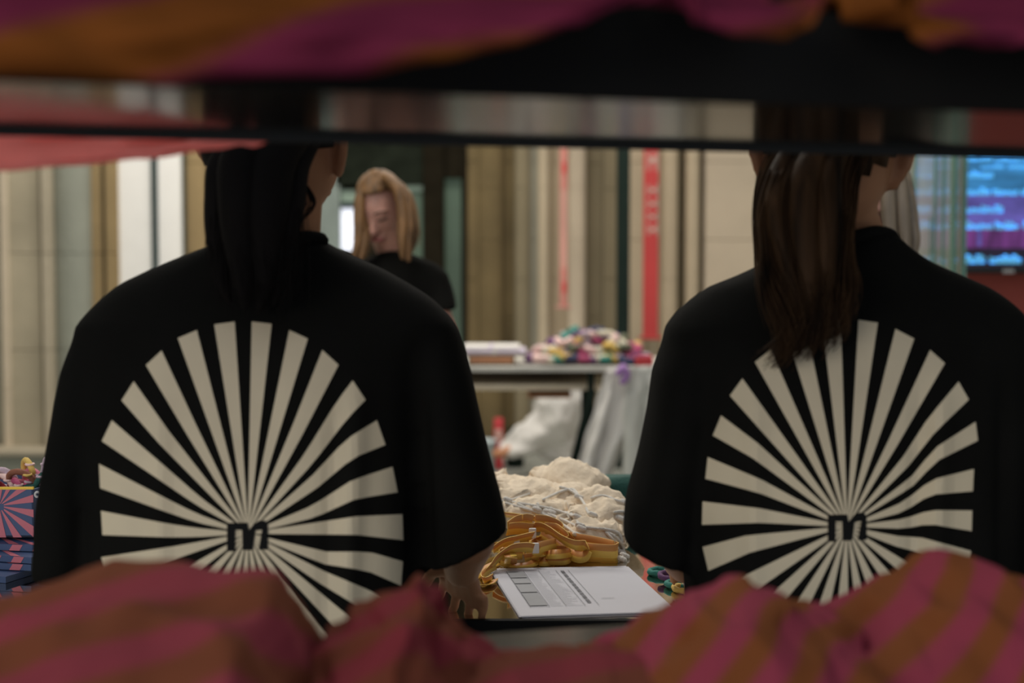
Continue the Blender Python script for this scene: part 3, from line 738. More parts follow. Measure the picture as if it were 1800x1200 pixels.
def burst(rays, c, inner):
    """each ray: ((outer corner A),(outer corner B),[(t, shift y, shift x)]) narrowing toward c"""
    out = []
    for r in rays:
        A, B = r[0], r[1]; kinks = r[2] if len(r) > 2 else []
        mid = ((A[0] + B[0]) / 2, (A[1] + B[1]) / 2); strip = []
        L = math.hypot(mid[0] - c[0], mid[1] - c[1]); ti = inner / L
        ts = [ti + (1 - ti) * k_ / 10 for k_ in range(11)]
        for t in ts:
            dx = dy = 0
            if kinks:
                kk = [(0, 0)] + [(k_[0], k_[1]) for k_ in kinks] + [(1, 0)]; dy = interp(t, kk)
            # width narrows linearly, never quite to nothing
            w_ = (.04 + .96 * t); mx = lerp(c[0], mid[0], t) + dx; my = lerp(c[1], mid[1], t) + dy
            if t > .985: w_ *= 1.0
            strip.append(((mx + (A[0] - mid[0]) * w_, my + (A[1] - mid[1]) * w_), (mx + (B[0] - mid[0]) * w_, my + (B[1] - mid[1]) * w_)))
        out.append(strip)
    return out
def logo_strips(cx, cy, s=1.0, dx=0, dy=0):
    """the black block letter in the middle: pieces as quads, crop units of ten to a pixel around (638, 610)"""
    q = [  # (a,b,c,d) corners: a-b top edge, d-c bottom edge
        ((285, 385), (425, 385), (425, 880), (285, 880)),
        ((425, 380), (550, 380), (550, 505), (425, 505)),
        ((550, 380), (645, 380), (665, 520), (550, 520)),
        ((550, 515), (700, 515), (722, 860), (560, 860)),
        ((665, 520), (690, 560), (780, 520), (760, 400)),
        ((700, 540), (780, 520), (735, 850), (715, 850)),
        ((760, 400), (850, 345), (910, 500), (780, 515)),
        ((845, 345), (950, 340), (1000, 430), (905, 510)),
        ((908, 480), (1000, 425), (1000, 850), (840, 855)),
    ]
    out = []
    for a, b, c, d in q:
        f = lambda p: (cx + (p[0] - 640) / 10 * s, cy + (p[1] - 610) / 10 * s)
        out.append([(f(a), f(b)), (f(d), f(c))])
    return out

# ---------- left person
DP = 1.70
def row(py, xl, xr, hy, D=DP, dy=0, sl=0):
    a = P(xl, py, D); b = P(xr, py, D)
    return (((a.x + b.x) / 2, D + dy, a.z), (b.x - a.x) / 2, hy, sl)
A = empty('person', (P(450, 600, DP).x, DP, 0)); tag(A, 'person seen from behind at left, dark ponytail, face turned right, cream sunburst shirt', 'person')
hA = P(493, 256, DP)
nk = P(488, 425, DP)
V = Vector
JA = dict(neck=nk, chest=P(455, 640, DP), pelvis=V((P(455, 640, DP).x, DP + .01, .95)),
          shl=P(235, 625, DP), ell=P(120, 930, DP + .02), wrl=P(180, 1030, 1.88), shr=P(722, 625, DP), elr=P(828, 915, DP + .02), wrr=P(812, 1000, 1.84),
          hpl=V((-.41, DP + .01, .90)), knl=V((-.42, DP + .03, .50)), anl=V((-.43, DP, .085)), hpr=V((-.22, DP + .01, .90)), knr=V((-.21, DP + .03, .50)), anr=V((-.20, DP, .085)))
me, MA = build_body(JA, dict(ctr=hA, yaw=math.radians(15), pitch=math.radians(8)), .0034,
    [dict(wrist=JA['wrr'], d=P(818, 1064, 1.905) - JA['wrr'], palm_n=(-.55, -.6, -.5), thumb_side=(-1, 0, 0), curl=.45, spread=1.42, size=.80),
     dict(wrist=JA['wrl'], d=(.3, 1, -.5), palm_n=(0, -.2, -1), thumb_side=(1, 0, 0), curl=.3)])
link('body', me, 'skin_olive', A, True); face_parts(A, MA)
torso = [row(1290, 172, 738, .13), row(1100, 168, 740, .135), row(940, 166, 742, .135), row(800, 162, 745, .135), row(700, 158, 752, .130), row(620, 155, 765, .122), row(575, 140, 806, .112),
         row(548, 162, 785, .10), row(522, 187, 757, .09), row(499, 215, 720, .082), row(472, 272, 672, .075), row(450, 325, 622, .07), row(433, 370, 585, .066), row(419, 425, 562, .06)]
slA = [[row(560, 178, 250, .06), row(590, 140, 250, .075), row(650, 118, 235, .085), row(720, 105, 220, .09), row(800, 90, 205, .092), row(880, 75, 195, .092), (row(1005, 66, 190, .09)[0], .043, .09, .0)],
       [row(560, 700, 790, .06), row(590, 690, 812, .075), row(650, 705, 830, .085), row(720, 715, 845, .09), row(800, 722, 862, .092), row(870, 728, 880, .092), (row(968, 742, 896, .09)[0], .052, .088, .50)]]
FA = [(P(286, 800, 1.58).x, P(286, 720, 1.58).z, .012, .006, 0), (P(625, 800, 1.58).x, P(286, 690, 1.58).z, .014, .010, .05), (P(596, 800, 1.58).x, P(286, 680, 1.58).z, .012, -.006, .05), (P(735, 800, 1.6).x, 1.3, .012, -.012, 0)]
sh = shirt(torso, slA, 'shirt', A, folds=FA, seed=2)
bvh = BVHTree.FromObject(sh, bpy.context.evaluated_depsgraph_get())
cA = (436, 937)
RA = [((179, 775), (196.5, 738.5), [(.35, 7), (.6, 4)]), ((213.5, 703.5), (235, 670), [(.7, 6)]), ((256.5, 641.5), (284, 616), [(.6, 3)]), ((312.5, 594), (346, 580)), ((376.5, 570), (412.5, 565)),
      ((442.5, 565), (477.5, 569)), ((508.5, 580), (541, 595)), ((566.5, 615), (595, 641), [(.6, 4)]), ((620, 668.5), (642.5, 702.5), [(.55, 6), (.85, -4)]),
      ((662.5, 738.5), (677.5, 781.5), [(.5, -2), (.76, -14)]), ((690, 820), (699, 865), [(.45, 4), (.72, -9)]), ((707.5, 903.5), (709, 949), [(.7, -6)]),
      ((708.5, 986.5), (705, 1029), [(.5, 8), (.78, -6)]), ((697, 1060), (682, 1100), [(.5, 4), (.8, 0)]), ((664, 1125), (640, 1158)), ((618, 1172), (588, 1196)), ((560, 1205), (528, 1222)), ((498, 1226), (462, 1232)),
      ((434, 1233), (398, 1230)), ((370, 1224), (338, 1212)), ((310, 1200), (280, 1178)), ((258, 1158), (233, 1128)), ((216, 1103), (200, 1068)),
      ((187, 1020), (178, 979), [(.5, 2)]), ((180, 940), (177.5, 897.5), [(.35, 5), (.55, 5)]), ((176, 857.5), (174, 815), [(.35, 8), (.56, 6)])]
print_on(A, bvh, burst(RA, cA, 4), 'print_cream', 'sunburst_print')
print_on(A, bvh, logo_strips(434.5, 941.5), 'print_black', 'logo_print', .0030, 6)
bm = bmesh.new(); a = [P(x, y, D) for x, y, D in ((420, 424, 1.655), (455, 428, 1.635), (505, 424, 1.63), (545, 417, 1.65), (566, 424, 1.69), (540, 440, 1.76), (500, 448, 1.78), (450, 440, 1.76), (420, 424, 1.655))]
tube(bm, smooth_path(a, 5), .0085, 8); obj('collar', bm, 'black_cotton', A, True)
bm = bmesh.new(); hair_cap(bm, MA, grow=1.13, nape=-.05)
G = [[P(*p) for p in g] for g in (
    ((470, 235, 1.64), (400, 280, 1.60), (388, 350, 1.59), (385, 420, 1.585), (392, 500, 1.58), (405, 530, 1.578)),
    ((480, 220, 1.60), (430, 280, 1.57), (425, 350, 1.56), (425, 420, 1.56), (430, 500, 1.565), (430, 545, 1.57)),
    ((520, 220, 1.60), (480, 285, 1.57), (470, 350, 1.56), (468, 420, 1.56), (465, 500, 1.565), (455, 548, 1.57)),
    ((545, 240, 1.62), (520, 290, 1.60), (512, 350, 1.58), (505, 410, 1.57), (495, 500, 1.568), (480, 535, 1.57)))]
for g, r0 in zip(G, (.018, .026, .026, .016)): tube(bm, smooth_path(g, 5), [r0 * (.9 + .3 * math.sin(PI * i / 25)) * (1 - .9 * (i / 25) ** 2.2) for i in range(26)], 12)
strands(bm, G, 900, .009, .0010, 3)
GL = [[P(*p) for p in g] for g in (((520, 305, 1.60), (538, 345, 1.595), (532, 380, 1.59), (505, 415, 1.585)), ((530, 315, 1.60), (552, 350, 1.60), (545, 372, 1.60), (520, 395, 1.60)))]
strands(bm, GL, 26, .002, .0008, 8)
obj('hair', bm, 'hair_black', A, True)
legs_and_shoes(A, JA, 1.02)

# ---------- right person
Bp = empty('person', (P(1485, 600, DP).x, DP, 0)); tag(Bp, 'person seen from behind at right, long wavy brown hair, black cream-sunburst T-shirt', 'person')
hB = P(1458, 284, DP); nkB = P(1487, 418, DP)
c0 = P(1490, 640, DP)
JB = dict(neck=nkB, chest=c0, pelvis=V((c0.x, DP + .01, .95)),
          shl=P(1262, 625, DP), ell=P(1160, 900, DP + .02), wrl=P(1205, 995, 1.90), shr=P(1722, 625, DP), elr=P(1835, 910, DP + .02), wrr=P(1800, 1000, 1.90),
          hpl=V((c0.x - .095, DP + .01, .90)), knl=V((c0.x - .10, DP + .03, .50)), anl=V((c0.x - .12, DP, .085)), hpr=V((c0.x + .095, DP + .01, .90)), knr=V((c0.x + .10, DP + .03, .50)), anr=V((c0.x + .12, DP, .085)))
me, MB_ = build_body(JB, dict(ctr=hB, yaw=math.radians(6), pitch=math.radians(-14)), .006,
    [dict(wrist=JB['wrl'], d=(.25, 1, -.25), palm_n=(0, -.1, -1), thumb_side=(1, 0, 0), curl=.25), dict(wrist=JB['wrr'], d=(-.25, 1, -.25), palm_n=(0, -.1, -1), thumb_side=(-1, 0, 0), curl=.25)])
link('body', me, 'skin_olive', Bp, True); face_parts(Bp, MB_)
torso = [row(1290, 1212, 1770, .13), row(1100, 1210, 1772, .135), row(1000, 1208, 1775, .135), row(850, 1198, 1782, .135), row(700, 1190, 1790, .130), row(620, 1188, 1795, .122), row(580, 1166, 1808, .112),
         row(550, 1188, 1788, .10), row(527, 1214, 1764, .09), row(505, 1244, 1732, .082), row(484, 1298, 1685, .075), row(462, 1345, 1632, .07), row(440, 1390, 1598, .066), row(412, 1440, 1566, .06)]
slB = [[row(560, 1195, 1280, .06), row(590, 1168, 1275, .075), row(650, 1147, 1260, .085), row(720, 1139, 1245, .09), row(800, 1124, 1232, .092), row(880, 1102, 1222, .092), (row(975, 1095, 1212, .09)[0], .040, .088, -.42)],
       [row(560, 1710, 1790, .06), row(590, 1715, 1812, .075), row(650, 1725, 1842, .085), row(720, 1735, 1858, .09), row(800, 1745, 1875, .092), row(880, 1755, 1890, .092), (row(970, 1760, 1905, .09)[0], .052, .088, .40)]]
FB = [(P(1328, 800, 1.58).x, P(286, 660, 1.58).z, .012, .007, 0), (P(1648, 800, 1.58).x, P(286, 670, 1.58).z, .014, .010, .03), (P(1615, 800, 1.58).x, P(286, 680, 1.58).z, .012, -.007, .03), (P(1760, 800, 1.6).x, 1.3, .012, -.010, 0)]
shb = shirt(torso, slB, 'shirt', Bp, folds=FB, seed=9)
bvh = BVHTree.FromObject(shb, bpy.context.evaluated_depsgraph_get())
cB = (1489, 925)
RB = [((1245, 1003), (1235, 961), [(.7, -9)]), ((1234, 922), (1235, 881), [(.6, -5)]), ((1240, 841), (1244, 803), [(.62, -7)]), ((1253, 765), (1267.5, 730), [(.7, -8)]),
      ((1283, 695), (1305, 665)), ((1327, 636), (1355, 614)), ((1385, 594), (1418, 578)), ((1445, 566), (1478, 562)), ((1509, 562), (1543, 567)), ((1574, 578), (1607, 595)),
      ((1635, 615), (1661, 638), [(.5, 4)]), ((1685, 670.5), (1703, 702), [(.5, 6), (.72, -5)]), ((1715, 741), (1719, 774), [(.5, 5), (.68, -12)]), ((1712, 824), (1710, 863), [(.45, 2), (.66, -15)]),
      ((1709, 897), (1708, 933), [(.45, 0), (.66, -10)]), ((1707, 968), (1700, 1010), [(.4, 0), (.6, -6)]), ((1690, 1045), (1672, 1080)), ((1655, 1105), (1630, 1135)), ((1606, 1153), (1575, 1175)), ((1550, 1185), (1518, 1195)),
      ((1492, 1199), (1456, 1197)), ((1430, 1192), (1398, 1180)), ((1372, 1166), (1344, 1143)), ((1322, 1123), (1300, 1094)), ((1282, 1070), (1262, 1034))]
print_on(Bp, bvh, burst(RB, cB, 4), 'print_cream', 'sunburst_print')
print_on(Bp, bvh, logo_strips(1489, 926, .95), 'print_black', 'logo_print', .0030, 6)
bm = bmesh.new(); a = [P(x, y, D) for x, y, D in ((1438, 420, 1.655), (1470, 422, 1.635), (1505, 416, 1.63), (1545, 408, 1.65), (1570, 420, 1.69), (1545, 438, 1.76), (1500, 445, 1.78), (1450, 436, 1.76), (1438, 420, 1.655))]
tube(bm, smooth_path(a, 5), .0085, 8); obj('collar', bm, 'black_cotton', Bp, True)
bm = bmesh.new(); hair_cap(bm, MB_, grow=1.13, nape=-.05)
G = [[P(*p) for p in g] for g in (
    ((1400, 225, 1.62), (1350, 300, 1.61), (1334, 370, 1.60), (1345, 440, 1.59), (1360, 505, 1.56), (1372, 560, 1.555), (1378, 600, 1.55), (1355, 630, 1.55)),
    ((1430, 215, 1.60), (1375, 300, 1.59), (1365, 370, 1.57), (1378, 440, 1.56), (1392, 505, 1.55), (1405, 560, 1.545), (1400, 600, 1.545), (1372, 632, 1.545)),
    ((1470, 215, 1.60), (1420, 300, 1.57), (1410, 370, 1.56), (1415, 440, 1.555), (1422, 505, 1.55), (1425, 560, 1.545), (1412, 600, 1.545), (1382, 640, 1.545)),
    ((1500, 220, 1.60), (1460, 300, 1.57), (1455, 370, 1.56), (1452, 440, 1.555), (1452, 505, 1.55), (1446, 545, 1.545), (1430, 590, 1.545), (1400, 625, 1.545)),
    ((1530, 225, 1.61), (1495, 300, 1.59), (1490, 370, 1.58), (1482, 440, 1.57), (1480, 490, 1.56), (1470, 530, 1.55), (1455, 570, 1.55), (1440, 600, 1.55)))]
for g, r0 in zip(G, (.007, .014, .018, .016, .008)): tube(bm, smooth_path(g[:7], 5), [r0 * (.9 + .3 * math.sin(PI * i / 30)) * (1 - .85 * (i / 30) ** 2) for i in range(31)], 12)
strands(bm, G, 2200, .0085, .0010, 4, wave=.007)
GW = [[P(*p) for p in g] for g in (
    ((1360, 300, 1.585), (1335, 370, 1.58), (1340, 430, 1.57), (1372, 480, 1.55), (1400, 520, 1.54), (1405, 570, 1.54), (1385, 600, 1.54), (1350, 620, 1.545)),
    ((1370, 300, 1.58), (1345, 380, 1.57), (1352, 450, 1.56), (1350, 510, 1.55), (1358, 560, 1.545), (1372, 600, 1.54), (1378, 630, 1.545), (1362, 650, 1.55)))]
strands(bm, GW, 160, .004, .0010, 14, wave=.005)
obj('hair', bm, 'hair_brown', Bp, True)
legs_and_shoes(Bp, JB, 1.02)

# ---------- fair-haired person in the background, looking down
DC = 4.6
Cp = empty('person', (P(700, 500, DC).x, DC, 0)); tag(Cp, 'person with long fair hair and a black top looking down, behind the left shoulder', 'person')
hC = P(670, 368, DC); nC = P(690, 448, DC + .06); c0 = P(700, 560, DC + .05)
JC = dict(neck=nC, chest=c0, pelvis=V((c0.x + .01, DC + .06, .98)),
          shl=P(634, 505, DC + .04), ell=P(600, 600, DC), wrl=P(660, 640, DC - .22), shr=P(752, 495, DC + .04), elr=P(785, 585, DC), wrr=P(735, 600, DC - .22),
          hpl=V((c0.x - .08, DC + .06, .93)), knl=V((c0.x - .10, DC + .03, .5)), anl=V((c0.x - .11, DC + .05, .085)), hpr=V((c0.x + .10, DC + .06, .93)), knr=V((c0.x + .11, DC + .03, .5)), anr=V((c0.x + .12, DC + .05, .085)))
me, MC = build_body(JC, dict(ctr=hC, yaw=math.radians(198), pitch=math.radians(-30)), .0065,
    [dict(wrist=JC['wrr'], d=(-.6, -.5, .3), palm_n=(-.3, .6, .3), thumb_side=(0, 0, 1), curl=.5), dict(wrist=JC['wrl'], d=(.7, -.5, .1), palm_n=(0, .3, 1), thumb_side=(0, 0, 1), curl=.5)])
link('body', me, 'skin_pale', Cp, True); face_parts(Cp, MC)
def rowC(py, xl, xr, hy, dy=.05): return row(py, xl, xr, hy, DC, dy)
torso = [rowC(760, 612, 775, .12), rowC(640, 616, 772, .13), rowC(560, 618, 770, .13), rowC(505, 612, 776, .12), rowC(480, 612, 778, .10), rowC(462, 622, 764, .085), rowC(448, 655, 728, .07), rowC(440, 672, 708, .055)]
slC = [[rowC(475, 612, 650, .05), rowC(495, 602, 655, .07), rowC(540, 596, 655, .08), rowC(600, 590, 650, .08)],
       [rowC(465, 735, 770, .05), rowC(480, 738, 786, .07), rowC(510, 742, 796, .08), rowC(545, 748, 804, .08, .02)]]
shirt(torso, slC, 'top', Cp, voxel=.012, seed=4, ex=2.4)
bm = bmesh.new(); hair_cap(bm, MC, grow=1.11, front=.035, nape=-.10, ftop=.092)
G1 = [[P(*p) for p in g] for g in (
    ((664, 312, 4.55), (636, 340, 4.52), (631, 378, 4.50), (630, 415, 4.48), (622, 452, 4.46)),
    ((668, 312, 4.60), (640, 345, 4.56), (637, 385, 4.53), (640, 425, 4.49), (634, 455, 4.46)))]
G2 = [[P(*p) for p in g] for g in (
    ((676, 310, 4.50), (700, 335, 4.47), (708, 380, 4.45), (706, 420, 4.43), (708, 452, 4.43)),
    ((680, 310, 4.54), (712, 340, 4.50), (720, 385, 4.47), (718, 420, 4.45), (718, 456, 4.44)),
    ((682, 312, 4.60), (716, 345, 4.58), (727, 388, 4.54), (727, 415, 4.50), (720, 445, 4.47)))]
for G in (G1, G2):
    for g in G: tube(bm, smooth_path(g, 5), [.014 + .008 * math.sin(PI * i / 20) - .006 * i / 20 for i in range(21)], 10)
    strands(bm, G, 220, .010, .0022, 6)
obj('hair', bm, 'hair_blonde', Cp, True); legs_and_shoes(Cp, JC, 1.05)

# ---------- light-haired person mostly hidden behind the right person
DD = 3.4
Dp = empty('person', (P(1540, 500, DD).x, DD, 0)); tag(Dp, 'mostly hidden person with straight ash-blond hair beside the right neck, near the glass', 'person')
hD = P(1514, 335, DD); nD = P(1530, 440, DD + .04); c0 = P(1535, 620, DD + .03)
JD = dict(neck=nD, chest=c0, pelvis=V((c0.x, DD + .04, .93)),
          shl=P(1452, 562, DD + .03), ell=P(1425, 740, DD), wrl=P(1440, 860, DD - .18), shr=P(1612, 562, DD + .03), elr=P(1638, 740, DD), wrr=P(1620, 860, DD - .18),
          hpl=V((c0.x - .09, DD + .04, .88)), knl=V((c0.x - .10, DD + .02, .48)), anl=V((c0.x - .11, DD + .04, .085)), hpr=V((c0.x + .09, DD + .04, .88)), knr=V((c0.x + .10, DD + .02, .48)), anr=V((c0.x + .11, DD + .04, .085)))
me, MD = build_body(JD, dict(ctr=hD, yaw=math.radians(170), pitch=math.radians(-10)), .008,
    [dict(wrist=JD['wrr'], d=(-.4, -.3, -1), palm_n=(-1, 0, 0), thumb_side=(0, -1, 0), curl=.3), dict(wrist=JD['wrl'], d=(.4, -.3, -1), palm_n=(1, 0, 0), thumb_side=(0, -1, 0), curl=.3)])
link('body', me, 'skin_pale', Dp, True); face_parts(Dp, MD)
def rowD(py, xl, xr, hy): return row(py, xl, xr, hy, DD, .03)
torso = [rowD(860, 1425, 1640, .12), rowD(700, 1430, 1635, .13), rowD(600, 1425, 1640, .12), rowD(545, 1430, 1640, .10), rowD(515, 1436, 1628, .10), rowD(488, 1452, 1606, .09), rowD(468, 1478, 1576, .075), rowD(455, 1492, 1562, .065)]
slD = [[rowD(535, 1415, 1470, .05), rowD(570, 1398, 1465, .07), rowD(640, 1392, 1455, .08), rowD(700, 1390, 1450, .08)], [rowD(535, 1590, 1645, .05), rowD(570, 1595, 1662, .07), rowD(640, 1605, 1668, .08), rowD(700, 1610, 1670, .08)]]
shirt(torso, slD, 'top', Dp, voxel=.012, seed=5, ex=2.4)
bm = bmesh.new(); hair_cap(bm, MD, grow=1.14, nape=-.10)
G = [[P(*p) for p in g] for g in (
    ((1555, 262, 3.36), (1578, 300, 3.33), (1584, 345, 3.31), (1588, 390, 3.30), (1590, 430, 3.30), (1586, 465, 3.30)),
    ((1545, 262, 3.33), (1556, 300, 3.30), (1560, 345, 3.29), (1562, 390, 3.29), (1566, 430, 3.29), (1566, 465, 3.29)),
    ((1560, 262, 3.40), (1586, 300, 3.40), (1596, 345, 3.36), (1602, 390, 3.34), (1606, 425, 3.33), (1600, 455, 3.33)))]
G2 = [[(p.x - 2 * (p.x - hD.x), p.y, p.z) for p in g] for g in G]
for g in G + G2: tube(bm, smooth_path(g, 5), [.013 + .005 * math.sin(PI * i / 25) for i in range(26)], 10)
strands(bm, G, 120, .007, .0016, 6); strands(bm, G2, 120, .007, .0016, 7)
obj('hair', bm, 'hair_ash', Dp, True); legs_and_shoes(Dp, JD, 1.0)

# ================================================================== COUNTER
ZC = P(900, 1090, 1.858).z
ct = empty('sales_counter', (0, 2.3, 0)); tag(ct, 'long sales counter with a mirror-polished top and black front', 'counter')
boxo('countertop', (-1.9, 1.8645, ZC - .02), (1.9, 2.80, ZC), 'counter_mirror', ct, .001)
boxo('edge_trim', (-1.9, 1.852, ZC - .026), (1.9, 1.864, ZC + .0012), 'counter_black', ct, .0008)
boxo('front_panel', (-1.88, 1.885, 0.08), (1.88, 1.905, ZC - .02), 'counter_front', ct)
for xx in (-1.88, 1.86): boxo('side_panel', (xx, 1.905, .08), (xx + .02, 2.76, ZC - .02), 'counter_front', ct)
boxo('back_panel', (-1.88, 2.74, .08), (1.88, 2.76, ZC - .02), 'counter_front', ct)
boxo('plinth', (-1.84, 1.93, 0.0), (1.84, 2.72, .08), 'counter_black', ct)
def QC(px, py, h=0.0): return PZ(px, py, ZC + h)

# ---------- paper stack
def sheet(name, corners, z, th, label, bend=0.0):
    """one sheet of paper; corners given far-left, far-right, near-right, near-left"""
    bm = bmesh.new(); n = 12; G = []
    c = [Vector((p.x, p.y, 0)) for p in corners]
    for i in range(n + 1):
        a = c[0].lerp(c[3], i / n); b = c[1].lerp(c[2], i / n)
        G.append([bm.verts.new((lambda q, t: (q.x, q.y, z + bend * ((i / n) ** 3) * (t ** 2)))(a.lerp(b, j / n), j / n)) for j in range(n + 1)])
    for i in range(n):
        for j in range(n): bm.faces.new((G[i][j], G[i][j + 1], G[i + 1][j + 1], G[i + 1][j]))
    bmesh.ops.recalc_face_normals(bm, faces=bm.faces)
    bm.normal_update()
    if sum(f.normal.z for f in bm.faces) < 0: bmesh.ops.reverse_faces(bm, faces=bm.faces)
    thick(bm, th)
    o = obj(name, bm, 'paper'); tag(o, label, 'paper', 'printed sheets stacked on the counter'); return o
PC = [(862, 1003), (1100, 998), (1187, 1078), (915, 1087)]
base = [QC(*p) for p in PC]
offs = [(.003, -.003, 'lowest sheet of the paper stack on the mirror counter'), (-.002, .003, 'second lowest sheet of the paper stack on the counter'), (.004, .001, 'middle sheet of the paper stack on the counter'), (-.001, -.002, 'sheet just under the printed top sheet')]
for i, (dx, dy, lb) in enumerate(offs): sheet('paper_sheet', [p + V((dx, dy, 0)) for p in base], ZC + .0008 + i * .0007, .0005, lb)
zp = ZC + .0008 + 4 * .0007
top = sheet('paper_sheet', base, zp, .0005, 'top printed white sheet with a grey table and bold heading')
def SH(u, v, h=.0014):   # u to the right, v toward the camera
    c = [V((p.x, p.y, 0)) for p in base]; q = c[0].lerp(c[3], v).lerp(c[1].lerp(c[2], v), u); return V((q.x, q.y, zp + h))
def inkq(bm, u0, v0, u1, v1, h=.0013):
    q = [SH(u0, v0, h), SH(u1, v0, h), SH(u1, v1, h), SH(u0, v1, h)]
    t = [bm.verts.new(p) for p in q]; bm.faces.new(t)
bm = bmesh.new(); v = .10; rnd = random.Random(3)
while v < .80:
    L = rnd.choice((.05, .07, .04, .06)); x = v
    while x < min(v + L, .8): inkq(bm, .487, x, .513, x + .006); x += .009
    v += L + .014
tag(obj('heading_text', bm, 'ink', top), kind='stuff')
bm = bmesh.new()
for a, b in ((.10, .24), (.26, .37), (.39, .56), (.58, .83)): inkq(bm, .10, a, .215, b)
tag(obj('table_shading', bm, 'ink_fill', top), kind='stuff')
bm = bmesh.new()
for u in (.095, .22, .33, .455, .545): inkq(bm, u, .09, u + .0025, .86, .0016)
for v in (.09, .25, .38, .57, .845): inkq(bm, .095, v, .22, v + .004, .0016)
inkq(bm, .60, .72, .69, .724)
tag(obj('table_rules', bm, 'ink', top), kind='stuff')
bm = bmesh.new(); v = .10
while v < .84:
    for u0, m_ in ((.235, .085), (.34, .10)):
        L = rnd.uniform(.4, 1) * m_; u = u0
        while u < u0 + L: inkq(bm, u, v, u + .009, v + .006, .0015); u += .012
    v += .021
tag(obj('table_text', bm, 'ink_light', top), kind='stuff')

# ---------- lanyards: two-tone ribbons
def ribbon(pts, width, closed=False, twist=0.0, up=(0, 0, 1), wfun=None):
    """ribbon standing with its width along 'up' leaning by twist; faces of three lengthwise bands"""
    path = smooth_path(pts, 7); n = len(path); bm = bmesh.new(); R_ = []; up = Vector(up).normalized()
    for i, p in enumerate(path):
        t = (path[min(i + 1, n - 1)] - path[max(i - 1, 0)]).normalized(); side = t.cross(up)
        side = side.normalized() if side.length > 1e-5 else t.orthogonal().normalized(); u = side.cross(t).normalized()
        a = twist if not wfun else wfun(i / (n - 1)); d = u * math.cos(a) + side * math.sin(a)
        R_.append([bm.verts.new(p + d * width * k) for k in (-.5, .0, .5)])
    for i in range(n - 1):
        for j in range(2):
            f = bm.faces.new((R_[i][j], R_[i][j + 1], R_[i + 1][j + 1], R_[i + 1][j])); f.material_index = j
    thick(bm, .0012)
    for v in bm.verts: v.co.z = max(v.co.z, ZC + .0006)
    me = bpy.data.meshes.new('ribbon'); bm.to_mesh(me); bm.free(); return me
def lanyard(paths, clip, label, width=.018):
    """paths: list of (points (px,py,h), twist)"""
    p0 = paths[0][0][0]; r = empty('lanyard', QC(p0[0], p0[1] + 0, 0)); r.location.z = ZC
    r.matrix_world = Matrix.Translation(r.location)
    tag(r, label, 'lanyard', 'yellow and orange lanyards heaped on the counter')
    for pts, tw in paths:
        W = [PH(*p) for p in pts]; me = ribbon(W, width, twist=tw if not callable(tw) else 0, wfun=tw if callable(tw) else None)
        link('ribbon', me, ['ribbon_yellow', 'ribbon_orange'], r, True)
    if clip:
        q = PH(*clip[:3]); a = clip[3]
        mt = Matrix.Translation(q) @ Matrix.Rotation(a, 4, 'Z')
        boxo('clip', (-.006, -.003, -.0085), (.006, .003, .0085), 'clip_white', r, .002, mt)
    return r
def PH(px, py, h):    # a point that shows at px, py and lies h above the counter
    return PZ(px, py, ZC + h)
HP = PI / 2
L_ = lanyard
L_([([(1079, 962, .030), (1050, 955, .031), (1015, 949, .032), (985, 943, .033), (950, 934, .034)], 0), ([(1079, 962, .030), (1086, 965, .028), (1078, 969, .026), (1045, 967, .026), (1010, 963, .026)], 0)], None, 'upper wide flat fold of yellow and orange lanyard, right end of the heap', .022)
L_([([(1081, 977, .011), (1050, 977, .011), (1010, 974, .011), (980, 970, .011)], 0), ([(1081, 977, .011), (1085, 974, .011), (1070, 970, .011), (1030, 966, .011)], 0)], None, 'lower yellow lanyard fold lying under the upper one at the right end', .021)
L_([([(930, 935, .048), (938, 927, .052), (953, 926, .054), (970, 934, .050), (990, 948, .042), (1010, 957, .036), (1027, 958, .034), (1035, 966, .028), (1030, 976, .018), (1018, 979, .014), (1000, 972, .016), (982, 960, .022), (965, 948, .030), (950, 938, .036)], .45)], (936, 937, .050, .2), 'lanyard curling forward in a broad yellow loop with a white clip at its left end', .019)
L_([([(846, 1012, .006), (862, 995, .014), (880, 976, .028), (900, 964, .036), (925, 961, .038), (938, 963, .036)], .45)], None, 'orange lanyard arching from the left front up to the centre clip', .018)
L_([([(938, 964, .030), (952, 961, .032), (966, 957, .034), (977, 955, .034)], -.2), ([(938, 966, .030), (955, 970, .022), (972, 972, .016)], .2)], (941, 963, .034, .1), 'short lanyard bow beside the white clip at the centre of the heap', .017)
L_([([(922, 980, .010), (945, 977, .014), (965, 969, .020), (985, 965, .022), (1000, 970, .018), (1003, 979, .011), (992, 985, .009), (960, 985, .008), (930, 981, .008)], .15)], None, 'lanyard with a narrow leaf-shaped loop lying at the front of the heap', .014)
L_([([(880, 975, .022), (890, 972, .024), (902, 972, .024)], 0), ([(880, 985, .010), (892, 986, .010), (904, 984, .010)], 0), ([(892, 968, .026), (898, 978, .028), (897, 990, .008)], HP), ([(902, 973, .022), (918, 972, .020)], 0)], None, 'short folded lanyard wrapped into a square knot at the front left', .020)
L_([([(876, 988, .004), (855, 998, .004), (838, 1010, .004), (832, 1018, .004), (842, 1027, .004), (860, 1026, .004), (868, 1018, .004)], HP * .8)], None, 'lanyard loop lying flat to the left of the paper stack', .014)
L_([([(872, 994, .010), (858, 1002, .012), (848, 1012, .010), (852, 1020, .008), (864, 1014, .008)], .3)], None, 'small orange lanyard curl inside the flat loop beside the papers', .012)
L_([([(892, 928, .060), (905, 919, .064), (918, 915, .066)], 0), ([(918, 915, .066), (926, 914, .066), (936, 916, .064)], .1), ([(892, 930, .058), (910, 928, .056), (936, 930, .052)], .3)], None, 'orange folded lanyard standing at the left beneath the pouches', .022)
